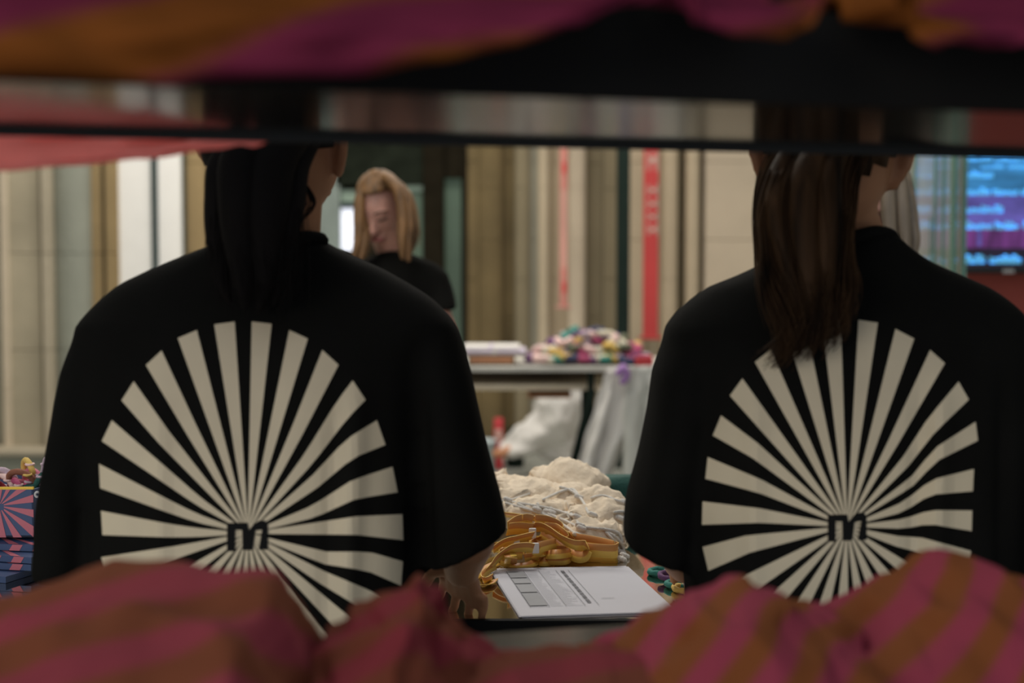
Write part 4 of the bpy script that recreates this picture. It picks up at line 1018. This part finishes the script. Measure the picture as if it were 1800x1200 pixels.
L_([([(884, 903, .058), (915, 907, .060), (950, 913, .058), (980, 924, .052), (1005, 940, .042)], .9)], None, 'long yellow lanyard running along the edge of the cream pouches', .018)
L_([([(866, 966, .034), (885, 953, .044), (905, 948, .046), (925, 943, .048), (936, 941, .048)], .6)], None, 'yellow lanyard curving behind the arching orange one at the left', .018)
L_([([(912, 955, .036), (920, 949, .040), (930, 950, .040)], .2), ([(908, 957, .034), (895, 955, .036), (885, 962, .030)], -.3)], (907, 951, .042, .6), 'lanyard with a small tilted pale clip at the left of the heap', .015)
L_([([(958, 928, .052), (978, 930, .052), (990, 938, .048), (996, 948, .040), (990, 955, .034)], .1)], None, 'upright yellow lanyard loop behind the broad curl', .020)
L_([([(940, 914, .064), (962, 916, .062), (982, 924, .056), (990, 932, .05), (988, 942, .042)], .15)], None, 'brown-orange lanyard strap tucked under the cream pouches at the centre', .020)
L_([([(945, 985, .006), (930, 992, .004), (905, 994, .003), (885, 990, .003)], HP * .7)], None, 'lanyard strap lying flat just behind the papers at the front left', .014)
where = ['at the far left edge', 'left of the centre clip', 'just behind the centre clip', 'right of the centre clip', 'under the broad curl', 'beneath the leaf-shaped loop', 'behind the square knot', 'under the upright loop', 'against the cream pouches', 'under the flat right fold']
rnd = random.Random(11)
for i, (cx, cy, h) in enumerate([(880, 968, .016), (915, 970, .018), (940, 952, .026), (970, 966, .018), (990, 962, .018), (960, 980, .004), (895, 960, .022), (975, 950, .028), (940, 932, .040), (1010, 968, .006)]):
    a0 = rnd.uniform(0, 6); rx = rnd.uniform(26, 46); ry = rnd.uniform(5, 9)
    pts = [(cx + rx * math.cos(a0 + t * .85), cy + ry * math.sin(a0 + t * .85), h + .004 * math.sin(t * 2.1)) for t in range(6)]
    L_([(pts, rnd.uniform(.5, 1.4))], None, 'tangled two-tone lanyard strap ' + where[i] + ' of the yellow heap', .016)

# ---------- cream cotton drawstring pouches
CORDS = []
def pouch(c, size, rz, tilt, puff, label, seed, strings, roll=0.0):
    """a limp gathered cotton bag lying on the pile, with cords"""
    r = empty('drawstring_pouch', c); tag(r, label, 'pouch', 'cream cotton drawstring pouches piled on the counter')
    size = (size[0] * .90, size[1] * .86)
    Mx = Matrix.Translation(c) @ Matrix.Rotation(rz, 4, 'Z') @ Matrix.Rotation(tilt, 4, 'X') @ Matrix.Rotation(roll, 4, 'Y')
    bm = bmesh.new(); n, m = 60, 44; L, W = size; rows = []
    for i in range(n + 1):
        t = i / n; x = (t - .5) * L
        if t < .06: wd = W * (.80 + 3 * t)
        elif t < .70: wd = W * (1 - .10 * (t - .06))
        elif t < .84: wd = W * lerp(.93, .30, ((t - .70) / .14) ** 1.2)
        else: wd = W * lerp(.30, .66, ((t - .84) / .16) ** .6)
        gather = max(0, 1 - abs(t - .84) / .2)
        th = puff * (math.sin(PI * min(1, t / .84)) ** .5 if t < .84 else 0) + .010 + .008 * gather; row_ = []
        for j in range(m):
            a = 2 * PI * j / m; y = wd / 2 * math.cos(a); z = th * math.sin(a)
            ruf = gather * .009 * math.sin(a * 11 + seed) ; z += ruf * (1 if math.sin(a) > 0 else .3); y += ruf * .6
            z = z * abs(math.sin(a)) ** .45; p = V((x + .010 * noise.noise(V((t * 3, a, seed))), y, z))
            nn = noise.noise(V((p.x * 14, p.y * 20, seed * 2.0))) * .012 + (.35 - abs(noise.noise(V((p.x * 13 + p.y * 20, p.y * 52 - p.x * 14, seed))))) * .020 + (.3 - abs(noise.noise(V((p.x * 40 - p.y * 22, p.y * 40 + p.x * 30, seed + 7))))) * .005 + (.3 - abs(noise.noise(V((p.x * 60, p.y * 30, seed + 3))))) * .005
            p.z += nn * (1 if z > 0 else -.2); row_.append(bm.verts.new(p))
        rows.append(row_)
    for a, b in zip(rows, rows[1:]):
        for j in range(m): bm.faces.new((a[j], a[(j + 1) % m], b[(j + 1) % m], b[j]))
    bm.faces.new(rows[0]); bm.faces.new(rows[-1])
    bmesh.ops.transform(bm, matrix=Mx, verts=bm.verts)
    for v in bm.verts: v.co.z = max(v.co.z, ZC + .0012)
    obj('bag', bm, 'calico', r, True)
    bm = bmesh.new(); sx = (.84 - .5) * L
    ring = [Mx @ V((sx, W * .20 * math.cos(a), (.022) * math.sin(a))) for a in [2 * PI * k / 16 for k in range(17)]]; tube(bm, ring, .0024, 6)
    obj('gather_cord', bm, 'cord_white', r, True)
    CORDS.append((r, strings))
    return r
def lay_cords():
    dg = bpy.context.evaluated_depsgraph_get(); bt = bmesh.new()
    for r, _ in CORDS:
        for ch in r.children:
            if ch.name.startswith('bag'):
                m0 = ch.data.copy(); m0.transform(ch.matrix_parent_inverse); m0.transform(Matrix.Translation(r.location)); bt.from_mesh(m0); bpy.data.meshes.remove(m0)
    tree = BVHTree.FromBMesh(bt); bt.free(); o0 = Vector((0, 0, CAMZ))
    for r, strings in CORDS:
      for pts in strings:
        w_ = []
        for q in smooth_path([(p[0], p[1], 0) for p in pts], 7):
            d = ray(q.x, q.y).normalized(); h = tree.ray_cast(o0, d); g = PZ(q.x, q.y, ZC + .003)
            w_.append(h[0] - d * .003 if h[0] is not None and (h[0] - o0).length < (g - o0).length else g)
        for _ in range(10): w_ = [w_[0]] + [(w_[k - 1] + w_[k] * 2 + w_[k + 1]) / 4 for k in range(1, len(w_) - 1)] + [w_[-1]]
        bm = bmesh.new(); path = w_; tube(bm, path, .0027, 6)
        q = path[-1]; tube(bm, [q + V((.004, 0, 0)), q + V((-.004, .001, .003))], .0048, 8)
        obj('drawstring', bm, 'cord_white', r, True)
def PH2(px, py, Y):
    p = P(px, py, Y); p.z = max(p.z, ZC + .003); return p
pouch(P(985, 862, 2.62), (.19, .13), 2.6, -.15, .042, 'plump cream pouch on the very top of the pile', 1, [[(985, 856, 2.5), (1005, 862, 2.45), (1025, 880, 2.40), (1035, 905, 2.35), (1042, 906, 2.33)]], .12)
pouch(P(1020, 862, 2.68), (.16, .11), -.5, .1, .030, 'cream pouch slanting down to the right behind the topmost pouch', 2, [])
pouch(P(905, 868, 2.62), (.16, .12), .3, 0, .020, 'cream pouch at the back left of the pile, beside the sleeve', 3, [[(930, 868, 2.5), (910, 875, 2.45), (893, 880, 2.42)]])
pouch(P(872, 848, 2.66), (.06, .05), 1.1, .6, .012, 'small folded white pouch corner sticking up at the far left of the pile', 4, [])
pouch(P(920, 880, 2.50), (.17, .12), 2.9, .05, .022, 'cream pouch with a puckered mouth at the left of the pile', 5, [[(900, 882, 2.4), (935, 888, 2.36), (975, 895, 2.33), (1015, 910, 2.28)], [(890, 884, 2.4), (925, 895, 2.34), (960, 905, 2.3), (995, 925, 2.26), (1015, 942, 2.22)], [(880, 880, 2.4), (905, 882, 2.3), (930, 896, 2.3), (965, 903, 2.3), (1000, 918, 2.3), (1022, 930, 2.3)]])
pouch(P(975, 890, 2.48), (.19, .12), 3.3, .05, .026, 'wide cream pouch across the middle of the pile', 6, [[(945, 885, 2.38), (947, 890, 2.36), (944, 897, 2.34)], [(955, 878, 2.4), (990, 862, 2.42), (1010, 860, 2.42), (1018, 875, 2.40)]])
pouch(P(950, 906, 2.40), (.15, .10), .3, 0, .018, 'flat cream pouch just behind the yellow lanyards', 7, [[(962, 893, 0), (966, 896, 0), (963, 901, 0)], [(968, 892, 0), (973, 896, 0), (970, 902, 0)], [(975, 902, 2.3), (1000, 900, 2.28), (1010, 910, 2.25), (1020, 925, 2.22)]])
pouch(P(1045, 895, 2.44), (.16, .12), 2.2, .05, .026, 'cream pouch with ruffled neck at the right of the pile', 8, [[(1040, 875, 2.4), (1060, 870, 2.4), (1080, 878, 2.38), (1098, 884, 2.36)]])
pouch(P(1045, 922, 2.36), (.17, .12), 3.5, 0, .024, 'low cream pouch at the right front of the pile', 9, [[(1020, 925, 2.25), (1040, 928, 2.22), (1065, 930, 2.30), (1088, 936, 2.32), (1094, 955, 2.32), (1092, 972, 2.28)]])
pouch(P(1047, 948, 2.30), (.11, .09), .15, 0, .018, 'frontmost cream pouch behind the flat yellow fold', 10, [[(1070, 936, 2.28), (1084, 945, 2.29), (1097, 962, 2.29), (1093, 984, 2.235)], [(1066, 936, 2.28), (1078, 948, 2.28), (1088, 966, 2.28), (1098, 978, 2.255)]])
pouch(P(1075, 930, 2.50), (.13, .10), 1.2, 0, .022, 'cream pouch lying furthest right against the black sleeve', 11, [[(1080, 900, 2.4), (1096, 898, 2.38), (1104, 905, 2.36), (1090, 912, 2.35)]])
lay_cords()
o = bmesh.new(); q = P(1076, 892, 2.66); loft(o, [((q.x, 2.66, ZC + .001), .055, .035, 0), ((q.x, 2.66, ZC + .06), .06, .04, 0), ((q.x, 2.66, ZC + .075), .045, .03, 0)], 20, 3); crumple(o, .006, 30); o = obj('knitted_pouch', o, 'cloth_pinegreen', None, True); tag(o, 'dark green pouch half hidden behind the cream pile at right', 'pouch')

# ---------- items right of the papers, by the right person's elbow
cc = [('cloth_teal', 'teal'), ('cloth_plum', 'purple'), ('cloth_lemon', 'yellow'), ('silver', 'silvery'), ('cloth_teal', 'blue-green')]
for i, (px, py) in enumerate([(1160, 1010), (1178, 1023), (1204, 1040), (1190, 1016), (1190, 1032)]):
    m, cn = cc[i]; q = QC(px, py); bm = bmesh.new(); torus(bm, (0, 0, 0), .016, .0045, (0, 0, 1), 20, 8, .1, i)
    o = obj('hair_tie', bm, m, None, True); o.location = (q.x, q.y, ZC + .0055 + .004 * (i % 2)); o.rotation_euler = (.12 * (i % 2), 0, i)
    tag(o, '%s ring-shaped hair tie on the counter by the right elbow' % cn, 'hair tie', 'hair ties beside the white card')
bm = bmesh.new(); a, b, c = P(1194, 1012, 2.0), P(1216, 992, 2.0), P(1214, 1052, 1.96); c.z = max(c.z, ZC + .001)
v = [bm.verts.new(p) for p in (a, b, c)]; bm.faces.new(v); thick(bm, .001)
cdv = obj('card', bm, 'paper'); tag(cdv, 'white triangular card corner with black marks beside the right sleeve', 'card')
bm = bmesh.new()
for (x, y, w_, h_) in ((1204, 1005, 5, 2), (1209, 999, 2, 7), (1206, 1010, 8, 2)):
    q = [P(x, y, 1.985), P(x + w_, y, 1.985), P(x + w_, y + h_, 1.985), P(x, y + h_, 1.985)]; bm.faces.new([bm.verts.new(p) for p in q])
tag(obj('mark', bm, 'ink', cdv), kind='stuff')

# ---------- sunburst gift boxes with hair ties at far left
def burst_face(parent, o0, ux, uz, nrm, cu, cv, m='box_pink', n=15, name='sunburst_print'):
    """wedges of colour on a rectangular face: o0 corner, ux/uz edge vectors, centre cu,cv in 0..1"""
    bm = bmesh.new(); nrm = Vector(nrm).normalized() * .0007
    lw, lh = ux.length, uz.length
    def edge(a):
        dx, dy = math.cos(a), math.sin(a); ts = []
        if dx > 1e-6: ts.append((lw - cu * lw) / dx)
        if dx < -1e-6: ts.append(-cu * lw / dx)
        if dy > 1e-6: ts.append((lh - cv * lh) / dy)
        if dy < -1e-6: ts.append(-cv * lh / dy)
        t = min(ts); return (cu * lw + dx * t, cv * lh + dy * t)
    W_ = lambda p: o0 + ux.normalized() * p[0] + uz.normalized() * p[1] + nrm
    c_ = (cu * lw, cv * lh)
    for k in range(n):
        a0 = 2 * PI * k / n + .1; a1 = a0 + PI / n; seq = [edge(lerp(a0, a1, t / 4)) for t in range(5)]
        inn = lambda p, f: (lerp(c_[0], p[0], f), lerp(c_[1], p[1], f))
        for p, q in zip(seq, seq[1:]):
            bm.faces.new([bm.verts.new(W_(x)) for x in (inn(p, .14), p, q, inn(q, .14))])
    return obj(name, bm, m, parent)
YX = 2.20
def open_box(fl_, fr_, h, depth, label):
    """open carton: front-bottom-left and right points, height, depth vector"""
    r = empty('gift_box', fl_); tag(r, label, 'box')
    ux = fr_ - fl_; uz = V((0, 0, h)); uy = depth; t = .003
    def slab(name, o, a, b, c, m):
        bm = bmesh.new(); vs = [bm.verts.new(o + a * i + b * j + c * k_) for i in (0, 1) for j in (0, 1) for k_ in (0, 1)]
        for q in ((0, 1, 3, 2), (4, 6, 7, 5), (0, 4, 5, 1), (2, 3, 7, 6), (0, 2, 6, 4), (1, 5, 7, 3)): bm.faces.new([vs[i] for i in q])
        return obj(name, bm, m, r)
    uxn = ux.normalized() * t; uyn = uy.normalized() * t
    f = slab('front_panel', fl_, ux, uyn, uz, 'box_navy'); slab('back_panel', fl_ + uy - uyn, ux, uyn, uz, 'box_navy')
    s2 = slab('side_panel', fl_, uxn, uy, uz, 'box_navy'); s = slab('side_panel', fr_ - uxn, uxn, uy, uz, 'box_navy'); slab('bottom', fl_, ux, uy, V((0, 0, t)), 'box_inside')
    slab('yellow_rim', fl_ + uz, ux, uyn, V((0, 0, .004)), 'box_yellow')
    burst_face(f, fl_, ux, uz, V((0, -1, 0)), .80, .66)
    return r, f
blf = P(-240, 905, YX); brf = P(60, 944, YX - .02); hb_ = (P(60, 860, YX - .02) - brf).z
brf.z -= .0; blf.z = P(60, 944, YX).z
gb, _f = open_box(blf, brf, hb_, V((.03, .16, 0)), 'open navy and pink sunburst gift box with a yellow rim, full of hair ties')
bm = bmesh.new(); qx = P(66, 869, YX - .05); torus(bm, qx, .004, .0018, (0, 1, 0), 14, 6); obj('metal_eyelet', bm, 'silver', gb, True)
# hair ties in the box
ties = [('cloth_cocoa', 'cocoa brown', (38, 836), .9), ('cloth_magenta', 'bright magenta', (52, 850), -.7), ('cloth_pink', 'bright pink', (40, 852), 1.0), ('cloth_pinegreen', 'pine green', (72, 842), -.6), ('cloth_blush', 'pale blush', (10, 848), .5),
        ('cloth_pink', 'bright pink', (62, 838), .6), ('cloth_magenta', 'bright magenta', (30, 858), .3), ('cloth_mauve', 'dusty mauve', (78, 822), -.2), ('cloth_lemon', 'gold', (50, 822), .2), ('cloth_pinegreen', 'pine green', (60, 862), .9), ('cloth_crimson', 'red', (2, 862), .4), ('cloth_mauve', 'dusty mauve', (8, 834), .8), ('cloth_cocoa', 'cocoa brown', (-12, 850), .1)]
for i, (m, cn, (px, py), a) in enumerate(ties):
    q = P(px, py + 8, YX + .05 + .012 * (i % 3)); bm = bmesh.new(); torus(bm, (0, 0, 0), .021, .0052, (math.cos(a), .5, math.sin(a) * .7), 22, 8, .06, i)
    o = obj('hair_tie', bm, m, None, True); o.location = q; o.rotation_euler = (.2 * a, 0, a)
    bm = bmesh.new(); torus(bm, (0, 0, 0), .0062, .0022, (0, 0, 1), 12, 6)
    nb = Vector((math.cos(a), .5, math.sin(a) * .7)).normalized(); u = nb.orthogonal().normalized(); v_ = nb.cross(u)
    if v_.z < 0: v_ = -v_
    cl = obj('bead', bm, 'cloth_lemon' if i == 0 else ('cloth_mauve' if i % 2 else 'cloth_blush'), None, True); cl.parent = o; cl.location = v_ * .021
    tag(o, '%s hair tie in the sunburst box, %s' % (cn, ['with a gold bead, arching highest', 'in front at the middle', 'in front left of the middle', 'nearest the sleeve', 'low at the left', 'leaning behind the front ones', 'lying lowest', 'topmost beside the sleeve', 'at the very top', 'tucked down at the right', 'low at the picture edge', 'at the upper left', 'furthest left'][i]), 'hair tie', 'hair ties heaped in the sunburst box')
# flat sunburst boxes fanned in a slanting stack
zz = ZC + .0005
flat = [(-.96, 1.965, .34, .20, -.35), (-.955, 1.995, .33, .19, -.22), (-.965, 1.98, .33, .19, -.30), (-.97, 2.0, .32, .18, -.18)]
names = ['bottom', 'second from bottom', 'third from bottom', 'top']
for i, (x, y, L, W, a) in enumerate(flat):
    top_ = (blf.z - zz); h = (top_ - .001) / 4 - .0015
    q = P(-60, 1000, 2.14)
    Mx = Matrix.Translation((q.x + .012 * i - .04, 2.23 + .01 * i, zz + i * (h + .0015))) @ Matrix.Rotation(a, 4, 'Z')
    o = boxo('flat_box', (-L / 2, -W / 2, 0), (L / 2, W / 2, h), 'box_navy', None, .0, Mx)
    tag(o, 'flat navy and pink sunburst box, %s of the fanned stack at far left' % names[i], 'box', 'flat sunburst boxes fanned on the counter')
    bm = bmesh.new()
    for k_ in range(8):
        xa = -L / 2 + L * k_ / 8 + .004; xb = xa + L / 18
        for yy, s in ((-W / 2 - .0006, 0),):
            v = [Mx @ V((xa, yy, h * .02)), Mx @ V((xb, yy, h * .02)), Mx @ V((xb + .006, yy, h * .98)), Mx @ V((xa + .006, yy, h * .98))]; bm.faces.new([bm.verts.new(p) for p in v])
        v = [Mx @ V((lerp(0, xa, .1), -W * .05, h + .0005)), Mx @ V((xa, -W / 2, h + .0005)), Mx @ V((xb, -W / 2, h + .0005)), Mx @ V((lerp(0, xb, .1), -W * .05, h + .0005))]
        bm.faces.new([bm.verts.new(p) for p in v])
    obj('sunburst_print', bm, 'box_pink', o)

# ================================================================== FOREGROUND SHELVING AND STRIPED CLOTH
YAW = math.radians(14); YC = 1.062; HL = .150
ca, sa = math.cos(YAW), math.sin(YAW)
def SL(lx, ly, z): return V((lx * ca - ly * sa, YC + lx * sa + ly * ca, z))
ZU = P(950, 245, 1.212).z      # underside of the upper board
ZLb = 1.075                     # top of the lower board
su = empty('shelving_unit', SL(0, 0, 0), YAW); tag(su, 'black shelving unit close to the camera, framing the view with two boards', 'shelf')
SM = Matrix.Translation((0, YC, 0)) @ Matrix.Rotation(YAW, 4, 'Z')
boxo('upper_board', (-.80, -HL, ZU), (.80, HL, ZU + .022), 'shelf_black', su, .002, SM)
boxo('upper_lip', (-.80, HL, ZU - .006), (.80, HL + .006, ZU + .024), 'shelf_edge', su, .001, SM)
boxo('front_fascia', (-.80, -HL - .012, ZU - .001), (.80, -HL, ZU + .062), 'shelf_matt', su, .002, SM)
boxo('lower_board', (-.80, -HL, ZLb - .022), (.80, HL, ZLb), 'shelf_black', su, .002, SM)
boxo('bottom_board', (-.80, -HL, .12), (.80, HL, .142), 'shelf_black', su, .002, SM)
boxo('middle_board', (-.80, -HL, .60), (.80, HL, .622), 'shelf_black', su, .002, SM)
for x in (-.82, .80):
    for y in (-HL, HL - .02): boxo('post', (x, y, 0), (x + .02, y + .02, 1.95), 'shelf_edge', su, .002, SM)
boxo('back_panel', (-.80, HL - .012, ZU + .022), (.80, HL - .002, ZU + .42), 'shelf_matt', su, .002, SM)
boxo('top_board', (-.80, -HL, ZU + .42), (.80, HL, ZU + .442), 'shelf_matt', su, .002, SM)

def edge_point(px, ly):
    u = (px - 900) / F; t = (ly + YC * ca) / (ca - u * sa); return t     # distance Y at which this column meets the board edge
def hang(cols_, ly, side, m, label, th=.006, back=.16, seed=0, fold=.012, rise=.02, name='striped_cloth', lump=.0):
    """cloth lying on the upper board and hanging over its edge; cols_: (px, py of the hem)"""
    bm = bmesh.new(); G = []; n = 60; x0, x1 = cols_[0][0], cols_[-1][0]
    for i in range(n + 1):
        px = lerp(x0, x1, i / n); py = interps(px, cols_); Y = edge_point(px, ly + side * .02)
        e = P(px, py, Y); lx = (e.x) * ca + (e.y - YC) * sa; zt_ = ZU + .026 + (.040 if side < 0 else 0) + rise * (.6 + .6 * noise.noise(V((lx * 7, seed, 0)))) ; rowv = []
        fo = lambda s: fold * (math.sin(lx * 45 + seed + s * 1.5) * .5 + noise.noise(V((lx * 16, s * 2, seed))) * 1.2)
        for k_ in range(10):       # on the board
            t = k_ / 10; ly_ = ly - side * back * (1 - t) - side * 0
            rowv.append(SL(lx, ly_, zt_ + lump * math.sin(PI * min(1, t * 1.3)) + fo(t) * .6 * (1 - t) + .0))
        for k_ in range(6):
            a = PI / 2 * k_ / 5; rowv.append(SL(lx, ly + side * (.004 + .02 * math.sin(a)), zt_ - .02 * (1 - math.cos(a)) + 0))
        z1 = zt_ - .02
        bulge = .07 if side < 0 else 0
        if side < 0: e = P(px, py, Y - .07)
        for k_ in range(1, 13):
            t = k_ / 12; z = lerp(z1, min(e.z, z1 - .004), t); rowv.append(SL(lx, ly + side * (.024 + bulge * math.sin(PI * t * .62) + abs(fo(t * 2)) * min(1, t * 2)), z))
        G.append([bm.verts.new(p) for p in rowv])
    for a, b in zip(G, G[1:]):
        for j in range(len(a) - 1): bm.faces.new((a[j], a[j + 1], b[j + 1], b[j]))
    bmesh.ops.recalc_face_normals(bm, faces=bm.faces)
    thick(bm, th)
    o = obj(name, bm, m, None, True); tag(o, label, 'cloth', 'striped cloths on the upper shelf'); return o
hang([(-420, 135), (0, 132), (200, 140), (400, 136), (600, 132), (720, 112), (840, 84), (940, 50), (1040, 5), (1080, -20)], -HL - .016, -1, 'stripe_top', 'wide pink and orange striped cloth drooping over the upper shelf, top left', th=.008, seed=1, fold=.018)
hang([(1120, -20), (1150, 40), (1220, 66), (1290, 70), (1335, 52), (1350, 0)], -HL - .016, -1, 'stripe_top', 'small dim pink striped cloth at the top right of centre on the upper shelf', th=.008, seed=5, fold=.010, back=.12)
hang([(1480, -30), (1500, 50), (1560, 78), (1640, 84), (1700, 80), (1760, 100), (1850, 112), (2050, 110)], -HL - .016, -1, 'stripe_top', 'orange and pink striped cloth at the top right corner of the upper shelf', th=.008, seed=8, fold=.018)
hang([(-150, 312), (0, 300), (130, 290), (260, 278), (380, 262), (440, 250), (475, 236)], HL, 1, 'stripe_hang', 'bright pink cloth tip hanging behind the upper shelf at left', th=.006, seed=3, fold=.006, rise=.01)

def lump(profile, ymid, depth, m, label, seed, base=ZLb, ridge=.014, rdir=(1, .3), rfreq=34, tiltd=.0):
    """crumpled heap of cloth: profile is the top outline as (px, py) at the ridge distance"""
    bm = bmesh.new(); n, q = 90, 44; G = []; x0, x1 = profile[0][0], profile[-1][0]
    Ym = ymid
    for i in range(n + 1):
        px = lerp(x0, x1, i / n); top_ = P(px, interps(px, profile) + 16, Ym).z; hh = max(.004, top_ - base); row_ = []
        ed = min(1, min(i, n - i) / 4)
        for j in range(q + 1):
            v_ = j / q * 2 - 1; vv = (v_ - .35) / (.65 if v_ > .35 else 1.35); e = max(0, 1 - abs(vv) ** 2.6) ** .55
            Y = Ym + (v_ - .35) * depth / 2; p = P(px, 600, Ym); x = p.x + .012 * noise.noise(V((i * .1, j * .15, seed)))
            u = x * rdir[0] + Y * rdir[1]; rg = math.sin(u * rfreq + 2.5 * noise.noise(V((x * 6, Y * 6, seed))) + seed)
            d = -ridge * .9 * abs(rg) + ridge * 1.1 * noise.noise(V((x * 9, Y * 9, seed + 4))) + ridge * .5 * noise.noise(V((x * 30, Y * 30, seed)))
            z = base + .002 + hh * e * (.35 + .65 * 1) + d * e * min(1, abs(vv) * 2.2 + .12) * ed
            row_.append(bm.verts.new((x, Y, max(base + .001, z))))
        G.append(row_)
    for a, b in zip(G, G[1:]):
        for j in range(q): bm.faces.new((a[j], a[j + 1], b[j + 1], b[j]))
    per = [G[i][0] for i in range(n + 1)] + [G[n][j] for j in range(1, q + 1)] + [G[i][q] for i in range(n - 1, -1, -1)] + [G[0][j] for j in range(q - 1, 0, -1)]
    bot = [bm.verts.new((v_.co.x, v_.co.y, base + .0004)) for v_ in per]
    for k_ in range(len(per)):
        try: bm.faces.new((per[k_], per[(k_ + 1) % len(per)], bot[(k_ + 1) % len(per)], bot[k_]))
        except ValueError: pass
    bm.faces.new(bot)
    o = obj('striped_cloth', bm, m, None, True); tag(o, label, 'cloth', 'crumpled striped cloths on the lower shelf'); return o
lump([(-330, 1075), (-100, 1055), (0, 1030), (100, 1008), (200, 992), (300, 984), (380, 990), (440, 984), (475, 990), (500, 1040), (530, 1100), (550, 1150)], 1.00, .32, 'stripe_left', 'large crumpled pink cloth on the lower shelf, far left', 1, rfreq=28, rdir=(.5, 1))
lump([(552, 1140), (575, 1100), (640, 1055), (700, 1025), (738, 1004), (758, 1040), (785, 1085), (820, 1125), (870, 1165)], 1.02, .30, 'stripe_mid', 'peaked pink and rust cloth on the lower shelf, below the left hand', 2, rdir=(.6, 1))
lump([(840, 1160), (900, 1142), (980, 1146), (1060, 1138), (1130, 1145), (1180, 1165)], 1.00, .28, 'stripe_mid', 'low flat pink and rust cloth in the gap between the heaps', 3, ridge=.006)
lump([(1030, 1150), (1100, 1110), (1160, 1068), (1230, 1022), (1300, 1000), (1360, 1020), (1420, 1050), (1460, 1064), (1500, 1090), (1520, 1140)], 1.06, .30, 'stripe_right', 'humped pink and orange striped cloth on the lower shelf, right of centre', 4, rdir=(1, .4), ridge=.009)
lump([(1440, 1090), (1480, 1058), (1540, 1020), (1600, 990), (1660, 962), (1720, 966), (1800, 1000), (1900, 1040), (2100, 1080)], 1.12, .30, 'stripe_right', 'tall pink and orange striped cloth on the lower shelf, far right', 6, rdir=(1, .5), ridge=.010)
